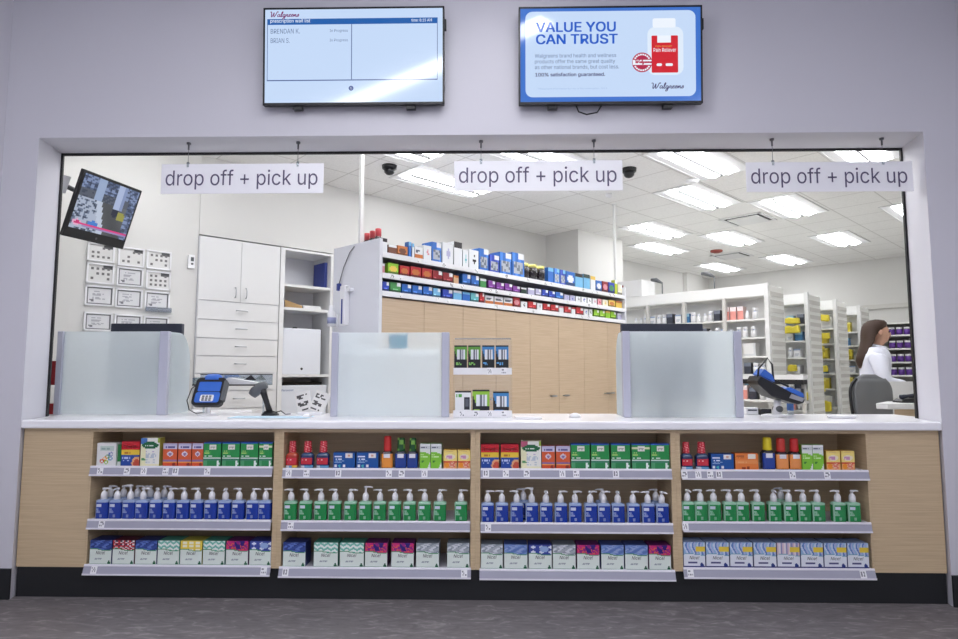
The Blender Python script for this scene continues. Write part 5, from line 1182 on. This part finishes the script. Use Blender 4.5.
for k_, m_ in SM.items():
    f_ = 1.18 if k_ in 'bs' else 1.15
    for v in m_.vertices: v.co.x *= f_; v.co.y *= f_; v.co.z *= f_*(1.0 if k_ == 'w' else 1.12)
    m_.update()
rs = random.Random(11)
GN = {'y': ('stock_carton', 'small yellow carton', 'box'), 'b': ('stock_bottle', 'small white labelled bottle', 'bottle'), 's': ('stock_bottle', 'tiny white bottle', 'bottle'), 'x': ('stock_carton', 'small white and blue carton', 'box'), 'p': ('stock_carton', 'small pink carton', 'box'), 'u': ('stock_carton', 'small blue carton', 'box'), 'k': ('stock_carton', 'small dark carton', 'box'), 'w': ('stock_carton', 'plain white carton', 'box')}
RN = ['nearest stock row', 'second stock row', 'third stock row', 'fourth stock row']; LV = ['top', 'second', 'third', 'fourth', 'fifth', 'sixth']
def stock(kind, row, lev, v, du=.035):
    nm, l, c = GN[kind]; g = f'{l}s on the {LV[lev]} shelf of the {RN[row]}'
    o = link(nm, SM[kind], None, UV(ROWU[row]+du+(.03 if kind in 'bs' else 0), v, rows_z[lev]+.001), RZ-math.pi/2); mark(o, f'{l} on the {LV[lev]} shelf of the {RN[row]}', c, g); return o
def v_of(px, py, row): return atu(px, py, ROWU[row]+.03).y
WID = {'y': .128, 'b': .068, 's': .054, 'x': .090, 'p': .078, 'u': .102, 'k': .090, 'w': .152}
def fill(row, lev, va, vb, bag):      # va > vb: from the left towards the row's end
    v = va
    while v > vb:
        k = rs.choice(bag); 
        if row == 0 and lev == 0 and abs(v-v_of(730, 318, 0)) < .13: k = 'p'
        if row == 0 and lev == 0 and abs(v-v_of(668, 318, 0)) < .06: k = 'k'
        if row == 0 and lev == 1 and abs(v-v_of(756, 334, 0)) < .05: k = 'u'
        if rs.random() < (.12 if row else .03): k = rs.choice('kpu')
        if row and rs.random() < .34: k = 'y'
        w_ = WID[k]
        if v-w_ < vb: break
        stock(k, row, lev, v-w_/2, .03 if k in 'bs' else .035); v -= w_+rs.choice((.004, .008, .012, .03))
for lev, px in ((0, 633), (1, 700), (2, 742), (3, 742), (4, 742)):
    fill(0, lev, min(v_of(px, 330, 0), RL+VE-.03), VE+.06, 'bbbsssbsbsxw' if lev < 3 else 'bxwkub')
for row, px in ((1, 786.5), (2, 817.5), (3, 842)):
    for lev in range(6): fill(row, lev, v_of(px, 345, row), VE+.06, 'bbsxwxu' if lev < 4 else 'bbsxkxwk')
# yellow bags
mat('yellow_bag', (222, 204, 62), .5, bump=.5, bscale=30)
def bag_mesh(w, h, sd):
    r_ = random.Random(sd); mb = MB(); n = 10; vs = []; fs = []
    mb.loft([(0, w*.48, .07), (h*.3, w*.5, .085, 0, .004), (h*.7, w*.47, .075, r_.uniform(-.01, .01)), (h*.92, w*.44, .03, r_.uniform(-.012, .012)), (h, w*.40, .012, r_.uniform(-.015, .015))], 24, 3.2)
    return mb.mesh('yellow_bag', 'yellow_bag')
YB = [(1, 785.5, 799.5, 317, 324.2, 1), (1, 785, 799.8, 324.8, 333.8, 1), (2, 820, 829, 314, 321.5, 0), (2, 814.6, 820, 329, 335.4, 1), (2, 822.4, 829.8, 332.4, 339, 1), (2, 813.6, 824, 345, 351.4, 2), (2, 811.5, 826, 352, 357.4, 2), (2, 819, 827.6, 364.6, 372, 3), (2, 813, 825, 384, 392, 4), (2, 813, 822.6, 402.4, 411.5, 5), (2, 823.6, 831, 400.4, 411.5, 5),
      (3, 838.4, 845, 348, 357, 2), (3, 846, 852, 349, 357, 2), (3, 843, 848, 394, 405, 4), (3, 849, 853, 396, 406, 4), (1, 788, 796.5, 364.6, 371.4, 3), (1, 803, 807.4, 392, 400, 5), (1, 796.5, 801.4, 396, 404, 5)]
for n, (row, a, b, y0, y1, lev) in enumerate(YB):
    A = atu(a, y1, ROWU[row]-.05); Bq = atu(b, y0, ROWU[row]-.05); w_ = abs(A.y-Bq.y); h = Bq.z-A.z; r_ = random.Random(n)
    o = empty('yellow_bag', f'yellow stock bag on {RN[row]}, {LV[lev]} level, {ORD[n]} of all yellow bags', 'bag', UV(ROWU[row]-.06, (A.y+Bq.y)/2, A.z), RZ-math.pi/2, 'yellow stock bags')
    j = lambda q: r_.uniform(-q, q)
    P = [(-w_*.5, h*(.06+j(.05))), (-w_*.2, h*j(.04)), (w_*.25, h*j(.05)), (w_*.5, h*(.08+j(.06))), (w_*(.47+j(.04)), h*(.6+j(.1))), (w_*(.42+j(.06)), h*(.95+j(.1))), (w_*.1, h*(.88+j(.1))), (-w_*.2, h*(1+j(.06))), (-w_*(.46+j(.05)), h*(.85+j(.12))), (-w_*.5, h*.4)]
    part('bag_body', MB().prism(P, -.02, .045, 'y'), 'yellow_bag', o, bevel=.012)
    part('hook', B(-.006, .006, .03, .055, h*.70, h*.74), 'steel', o)
# long white bench in front of the nearest row
A = atu(742.5, 374.6, 4.25); Bq = atu(803, 376, 4.25); z1 = A.z; v0, v1 = Bq.y, A.y+.9
o = empty('work_bench', 'narrow white raised bench in front of the nearest stock row', 'bench', UV(4.25, v0, FZ), RZ)
part('bench_top', B(0, .14, 0, v1-v0, z1-FZ-.05, z1-FZ), 'white_laminate', o); part('apron', B(.01, .13, .005, v1-v0-.005, z1-FZ-.10, z1-FZ-.05), 'black_plastic', o)
part('lower_shelf', B(0, .14, 0, v1-v0, .93, .95), 'shelf_white', o)
q_ = .03; n_ = 0
for kd_, w__ in (('k', .10), ('w', .17), ('x', .10), ('b', .085), ('k', .10), ('p', .09), ('b', .085), ('u', .11), ('x', .10), ('w', .17)):
    it = link(GN[kd_][0], SM[kd_], None, UV(4.25+.03+(.03 if kd_ == 'b' else 0), v0+q_+w__/2, FZ+.951), RZ-math.pi/2); mark(it, f'{GN[kd_][1]}, {ORD[n_]} from the right on the lower bench shelf', GN[kd_][2], 'goods on the lower bench shelf'); q_ += w__; n_ += 1
for k in (.03, v1-v0-.07): part('leg', B(.145, .165, k, k+.04, 0, z1-FZ-.05), 'shelf_white', o)
o = empty('storage_carton', 'white roof-top carton on top of the nearest stock row beside the wood cabinets', 'box', UV(4.46, 1.42, ZR+.0015), RZ)
part('carton', MB().paint_box(-.02, .30, 0, .42, 0, .22, 6, 6, lambda s, t: (232, 232, 232), (230, 230, 230)), 'card', o); part('label_mark', B(-.022, -.0202, .28, .38, .12, .17), 'detector_red', o)
for (px, l) in ((662.6, 'small reading lamp with two heads on top of the nearest stock row'), (715, 'thin stand on top of the nearest stock row near its middle')):
    P = atu(px, 300, 4.62); o = empty('shelf_lamp', l, 'lamp', UV(4.62, P.y, ZR-.12), RZ)
    part('stem', MB().tube([(0, 0, .0), (0, 0, .30)], .008, 8), 'grey_plastic', o); part('lamp_head', MB().tube([(0, 0, .29), (.0, .09, .34), (0, .16, .35)], [.012, .03, .02], 8), 'grey_plastic', o)
# jar shelves at the back
JU = 8.6; jv0, jv1 = -.26, -1.0; jz = [1.975, 1.765, 1.555, 1.35]
o = empty('jar_shelving', 'grey shelving of purple-labelled jars to the right of the person', 'shelving', UV(JU, jv1, FZ), RZ)
part('frame', MB().box(0, .35, 0, .025, 0, 2.17-FZ).box(0, .35, jv0-jv1-.025, jv0-jv1, 0, 2.17-FZ), 'shelf_white', o); part('back_panel', B(.335, .35, .025, jv0-jv1-.025, 0, 2.17-FZ), 'jar_grey', o); part('top_panel', B(0, .335, .025, jv0-jv1-.025, 2.145-FZ, 2.17-FZ), 'shelf_white', o)
for z in jz+[1.1, .8]: part('shelf', B(0, .334, .026, jv0-jv1-.026, z-FZ-.022, z-FZ), 'shelf_white', o)
jar = None
for r, z in enumerate(jz):
    for c in range(5):
        P = UV(JU+.07, -.40-c*.10, z+.001); l = f'white jar with purple label, {ORD[c]} from left, {["top", "second", "third", "lowest"][r]} row of the jar shelving'
        if jar is None:
            jar = empty('jar', l, 'jar', P, RZ, 'purple-labelled jars')
            part('jar_body', MB().lathe([(0, .042), (.085, .042), (.09, .036)], 16, painter=lambda a, b: (100, 60, 150) if .15 < a < .95 else (232, 230, 236)), 'card', jar); part('lid', MB().lathe([(.089, .041), (.115, .041), (.118, .036)], 16), 'white_plastic', jar)
        else: dup(jar, P, RZ, l)
z0 = atu(880, 309, 10.88).z; z1 = atu(880, 304.5, 10.88).z
struct('trim_4', B(10.84, 10.899, -3.0, .9, z0, z1), 'slat_grey', rz=RZ)

# ================================================================== DESK, CHAIR, PARTITION
Yk = .95; A = aty(880, 403.5, Yk); zt_ = A.z
o = empty('side_desk', 'white-topped desk with light wood base at the right edge of the opening', 'desk', (A.x, Yk, FZ), 0)
part('desk_top', MB().prism([(0, .05), (.06, 0), (.62, 0), (.62, .34), (.27, .34)], zt_-FZ-.045, zt_-FZ, 'z'), 'white_laminate', o, bevel=.006); part('pedestal', MB().prism([(.14, .05), (.60, .05), (.60, .30), (.33, .30)], 0, zt_-FZ-.046, 'z'), 'cabinet_wood', o)
P = aty(909, 401, Yk+.12); t_ = empty('desk_phone', 'low black telephone lying on the white-topped desk', 'telephone', (P.x, Yk+.14, zt_+.001)); part('body', MB().prism([(-.08, 0), (.08, 0), (.08, .04), (-.05, .03), (-.08, .012)], -.06, .06, 'y'), 'black_plastic', t_, bevel=.004); part('handset', MB().tube([(-.07, -.03, .045), (-.02, -.03, .052), (.05, -.03, .055)], [.02, .014, .02], 10), 'dark_plastic', t_)
# chair
d_ = 5.25; 
def at_d(px, py, d): return CAM+ray(px, py)*d
A = at_d(846, 380, d_); Bq = at_d(891.5, 380, d_); zc = at_d(868, 374.3, d_).z; cx, cy = (A.x+Bq.x)/2, (A.y+Bq.y)/2; bw = (Bq-A).length*1.05
o = empty('office_chair', 'grey fabric office chair with its back to the counter, at the right', 'chair', (cx, cy, FZ), .22)
SEAT = zc-FZ-.56
bk = MB(); rings = []
for k in range(13):
    t = k/12; z = SEAT+.10+t*.46; ww = bw/2*(.86+.14*math.sin(min(1, t*1.6)*math.pi/2))*(1 if t < .62 else max(.05, (1-((t-.62)/.38)**2.6))**.5)
    rings.append((z, max(.06, ww), .035-.012*t, .02*math.sin(t*3), -.05*(t-.4)**2+.02*t))
part('backrest', bk.loft(rings, 36, 3), 'chair_fabric', o); part('back_shell', MB().loft([(r[0]+.002, r[1]*.98, .008, r[3], r[4]-.034) for r in rings[:-1]], 36, 3), 'chair_fabric', o); part('edge_trim', MB().tube([(-r[1]*.985, r[4]-.02, r[0]) for r in rings[:-1]], .012, 8), 'black_plastic', o)
part('seat', MB().loft([(SEAT-.03, .20, .20, 0, .22), (SEAT, .235, .235, 0, .22), (SEAT+.05, .23, .23, 0, .22), (SEAT+.065, .18, .18, 0, .22)], 36, 3.4), 'chair_fabric', o); part('back_bracket', MB().tube([(0, .12, SEAT-.03), (0, -.02, SEAT-.02), (0, -.035, SEAT+.2)], .022, 8), 'black_plastic', o)
part('gas_lift', MB().tube([(0, .22, .12), (0, .22, SEAT-.02)], .028, 12), 'black_plastic', o); part('foot_ring', MB().tube([(.17*math.cos(k*math.pi/10), .22+.17*math.sin(k*math.pi/10), .30) for k in range(21)], .010, 8), 'steel', o)
for k in range(5):
    a = k*2*math.pi/5; l_ = part('leg', MB().tube([(0, .22, .12), (.16*math.cos(a), .22+.16*math.sin(a), .10), (.29*math.cos(a), .22+.29*math.sin(a), .075)], [.03, .022, .016], 8), 'black_plastic', o)
    part('caster', MB().lathe([(.002, .012), (.01, .026), (.04, .026), (.06, .012)], 12, (.29*math.cos(a), .22+.29*math.sin(a))), 'black_plastic', l_)
# white partition beyond the chair
A = at_d(884, 381.5, 5.6); Bq = at_d(925, 378.5, 5.6)
o = empty('work_counter', 'white panelled work counter in front of the person', 'counter', (A.x, A.y, FZ), 0); part('front_panel', B(-.02, 1.1, 0, .03, 0, A.z-FZ), 'white_laminate', o); part('worktop', B(-.02, 1.1, .03, .12, A.z-FZ-.30, A.z-FZ-.265), 'white_laminate', o)

# ================================================================== THE PERSON
def skin_mesh(name, nodes, edges_, sub=2):
    me = bpy.data.meshes.new(name); me.from_pydata([n[0] for n in nodes], edges_, []); ob = bpy.data.objects.new(name, me); COL.objects.link(ob)
    md = ob.modifiers.new('skin', 'SKIN'); md.use_smooth_shade = True
    for i, n in enumerate(nodes):
        r = n[1]; ob.data.skin_vertices[0].data[i].radius = r if isinstance(r, tuple) else (r, r)
    ob.data.skin_vertices[0].data[0].use_root = True
    sb = ob.modifiers.new('sub', 'SUBSURF'); sb.levels = sub; sb.render_levels = sub
    bpy.context.view_layer.update(); out = bpy.data.meshes.new_from_object(ob.evaluated_get(bpy.context.evaluated_depsgraph_get())); bpy.data.objects.remove(ob)
    for p in out.polygons: p.use_smooth = True
    out.name = name; return out
hp = at_d(878.2, 333.5, 6.0); HZ = hp.z
pr = empty('person', 'person with long brown hair in a white coat looking down at the counter', 'person', (hp.x-.05, hp.y, FZ), math.radians(-20))
Hh = HZ-FZ     # height of the head's middle above the raised floor
k_ = Hh/1.60
N = []; Eg = []
def nd(x, y, z, r, par=None):
    N.append(((x*k_, y*k_, z*k_), r)); 
    if par is not None: Eg.append((par, len(N)-1))
    return len(N)-1
pel = nd(-.02, 0, .93, (.15, .12)); wst = nd(-.01, 0, 1.07, (.125, .10), pel); chs = nd(.0, 0, 1.25, (.14, .115), wst); upc = nd(.005, 0, 1.365, (.10, .075), chs); nk0 = nd(.02, 0, 1.455, .054, upc); nk1 = nd(.04, 0, 1.51, .05, nk0)
jaw = nd(.065, 0, 1.55, (.066, .07), nk1); hd = nd(.055, 0, 1.61, (.082, .094), jaw); tp = nd(.04, 0, 1.675, (.07, .08), hd); ct_ = nd(.035, 0, 1.71, .035, tp)
for s in (-1, 1):
    sh = nd(0, s*.145, 1.365, .046, upc); el_ = nd(.02, s*.225, 1.14, .042, sh); wr = nd(.235, s*.17, 1.10, .031, el_); pm = nd(.29, s*.155, 1.095, (.036, .018), wr); pm2 = nd(.325, s*.148, 1.085, (.036, .016), pm)
    for f, (dy, ln) in enumerate(((-.030, .058), (-.010, .070), (.010, .066), (.029, .050))):
        a = nd(.350, s*.146+dy, 1.080, .0095, pm2); b_ = nd(.350+ln*.55, s*.146+dy*1.1, 1.066, .0088, a); nd(.350+ln, s*.146+dy*1.1, 1.046, .0075, b_)
    t0 = nd(.285, s*.155-s*.036, 1.085, .011, pm); t1 = nd(.315, s*.155-s*.058, 1.070, .0095, t0); nd(.34, s*.155-s*.064, 1.058, .008, t1)
    hpj = nd(-.01, s*.085, .86, .088, pel); kn = nd(.01, s*.09, .50, .058, hpj); an = nd(-.02, s*.09, .10, .036, kn); hl_ = nd(-.03, s*.09, .045, .036, an); nd(.12, s*.10, .028, (.034, .022), hl_)
body = link('body', skin_mesh('body', N, Eg), pr); body.data.materials.clear(); body.data.materials.append(M['skin'])
# face relief on the same continuous surface (the head looks towards local +x)
hc = V((.055*k_, 0, 1.61*k_))
for v in body.data.vertices:
    d = v.co-hc
    if d.x > .03 and abs(d.y) < .07 and -.10 < d.z < .09:
        y, z = d.y, d.z
        nose = .026*math.exp(-(y/.011)**2)*max(0, 1-abs((z+.022)/.032))
        brow = .006*math.exp(-((z-.018)/.010)**2); eye = -.010*math.exp(-((abs(y)-.030)/.014)**2-((z-.002)/.010)**2)
        lip = .007*math.exp(-(y/.022)**2-((z+.052)/.008)**2); chin = .012*math.exp(-(y/.022)**2-((z+.083)/.014)**2); cheek = .004*math.exp(-((abs(y)-.038)/.016)**2-((z+.025)/.018)**2)
        v.co.x += nose+brow+eye+lip+chin+cheek
for s in (-1, 1):
    part('eye', MB().lathe([(-.009, .003), (-.005, .009), (.005, .009), (.009, .003)], 10), 'eye_dark', pr, loc=(.124*k_, s*.030, 1.612*k_))
    part('eyebrow', MB().tube([(.134*k_, s*.014, 1.632*k_), (.138*k_, s*.03, 1.637*k_), (.126*k_, s*.046, 1.631*k_)], .0035, 6), 'hair', pr)
    part('ear', MB().loft([(1.575*k_, .007, .006, .04*k_, s*.086), (1.595*k_, .016, .008, .04*k_, s*.090), (1.615*k_, .019, .008, .04*k_, s*.091), (1.632*k_, .010, .006, .04*k_, s*.088)], 16, 2.4), 'skin', pr)
part('lips', MB().tube([(.127*k_, -.022, 1.556*k_), (.137*k_, 0, 1.557*k_), (.127*k_, .022, 1.556*k_)], [.003, .006, .003], 8), 'lips', pr)
# hair: a cap over the skull flowing down the back past the shoulders
hr = MB(); n = 30; R_h = []
prof = [(1.735, .02, .02, .030), (1.725, .070, .066, .028), (1.70, .096, .088, .022), (1.665, .108, .100, .014), (1.625, .110, .106, .006), (1.58, .104, .108, -.004), (1.53, .092, .110, -.016), (1.48, .080, .112, -.040), (1.43, .066, .112, -.070), (1.38, .054, .106, -.098), (1.33, .043, .090, -.114), (1.285, .024, .060, -.120), (1.26, .01, .03, -.122)]
vs = []; fs = []
for i, (z, rx, ry, cx_) in enumerate(prof):
    for j in range(n):
        a = 2*math.pi*j/n; c, q = math.cos(a), math.sin(a); x = cx_+rx*c; y = ry*q
        if c > 0 and z < 1.675:      # open in front of the face: hair sits at the sides
            x = cx_+rx*c*max(.12, 1-(1.675-z)*9); y = ry*q*(1+.05*c)
        wv = 1+.035*math.sin(9*a+z*30)
        vs.append((x*k_, y*wv, z*k_))
for i in range(len(prof)-1):
    for j in range(n): fs.append((i*n+j, i*n+(j+1) % n, (i+1)*n+(j+1) % n, (i+1)*n+j))
fs += [tuple(range(n)), tuple(range((len(prof)-1)*n, len(prof)*n))[::-1]]
hr.add(vs, [f[::-1] for f in fs], 0, None, True); ho = part('hair', hr, 'hair', pr)
# coat
N = []; Eg = []
pel = nd(-.02, 0, .90, (.185, .155)); wst = nd(-.01, 0, 1.06, (.158, .132), pel); chs = nd(.0, 0, 1.24, (.168, .142), wst); upc = nd(.0, 0, 1.375, (.165, .130), chs); nk = nd(.012, 0, 1.455, (.098, .090), upc); h1 = nd(-.02, 0, .70, (.195, .165), pel); nd(-.02, 0, .55, (.20, .17), h1)
for s in (-1, 1):
    sh = nd(0, s*.150, 1.385, .094, upc); el_ = nd(.018, s*.228, 1.14, .062, sh); nd(.215, s*.175, 1.102, .047, el_)
co = link('lab_coat', skin_mesh('lab_coat', N, Eg), pr); co.data.materials.clear(); co.data.materials.append(M['coat_white'])
part('collar', MB().tube([((.022+.078*math.cos(q))*k_, .072*math.sin(q), (1.470-.020*math.cos(q))*k_) for q in [k*math.pi/10 for k in range(21)]], .017, 8), 'coat_white', co)
for s in (-1, 1):
    part('trouser_leg', MB().tube([(-.01*k_, s*.088*k_, .84*k_), (.01*k_, s*.092*k_, .50*k_), (-.02*k_, s*.092*k_, .09*k_)], [.098, .072, .056], 14), 'trousers', pr)
    part('shoe', MB().loft([(.002, .115, .045, .05, s*.10*k_), (.03, .115, .045, .05, s*.10*k_), (.065, .07, .042, .01, s*.10*k_), (.095, .045, .04, -.02, s*.10*k_)], 20, 2.6), 'shoe', pr)
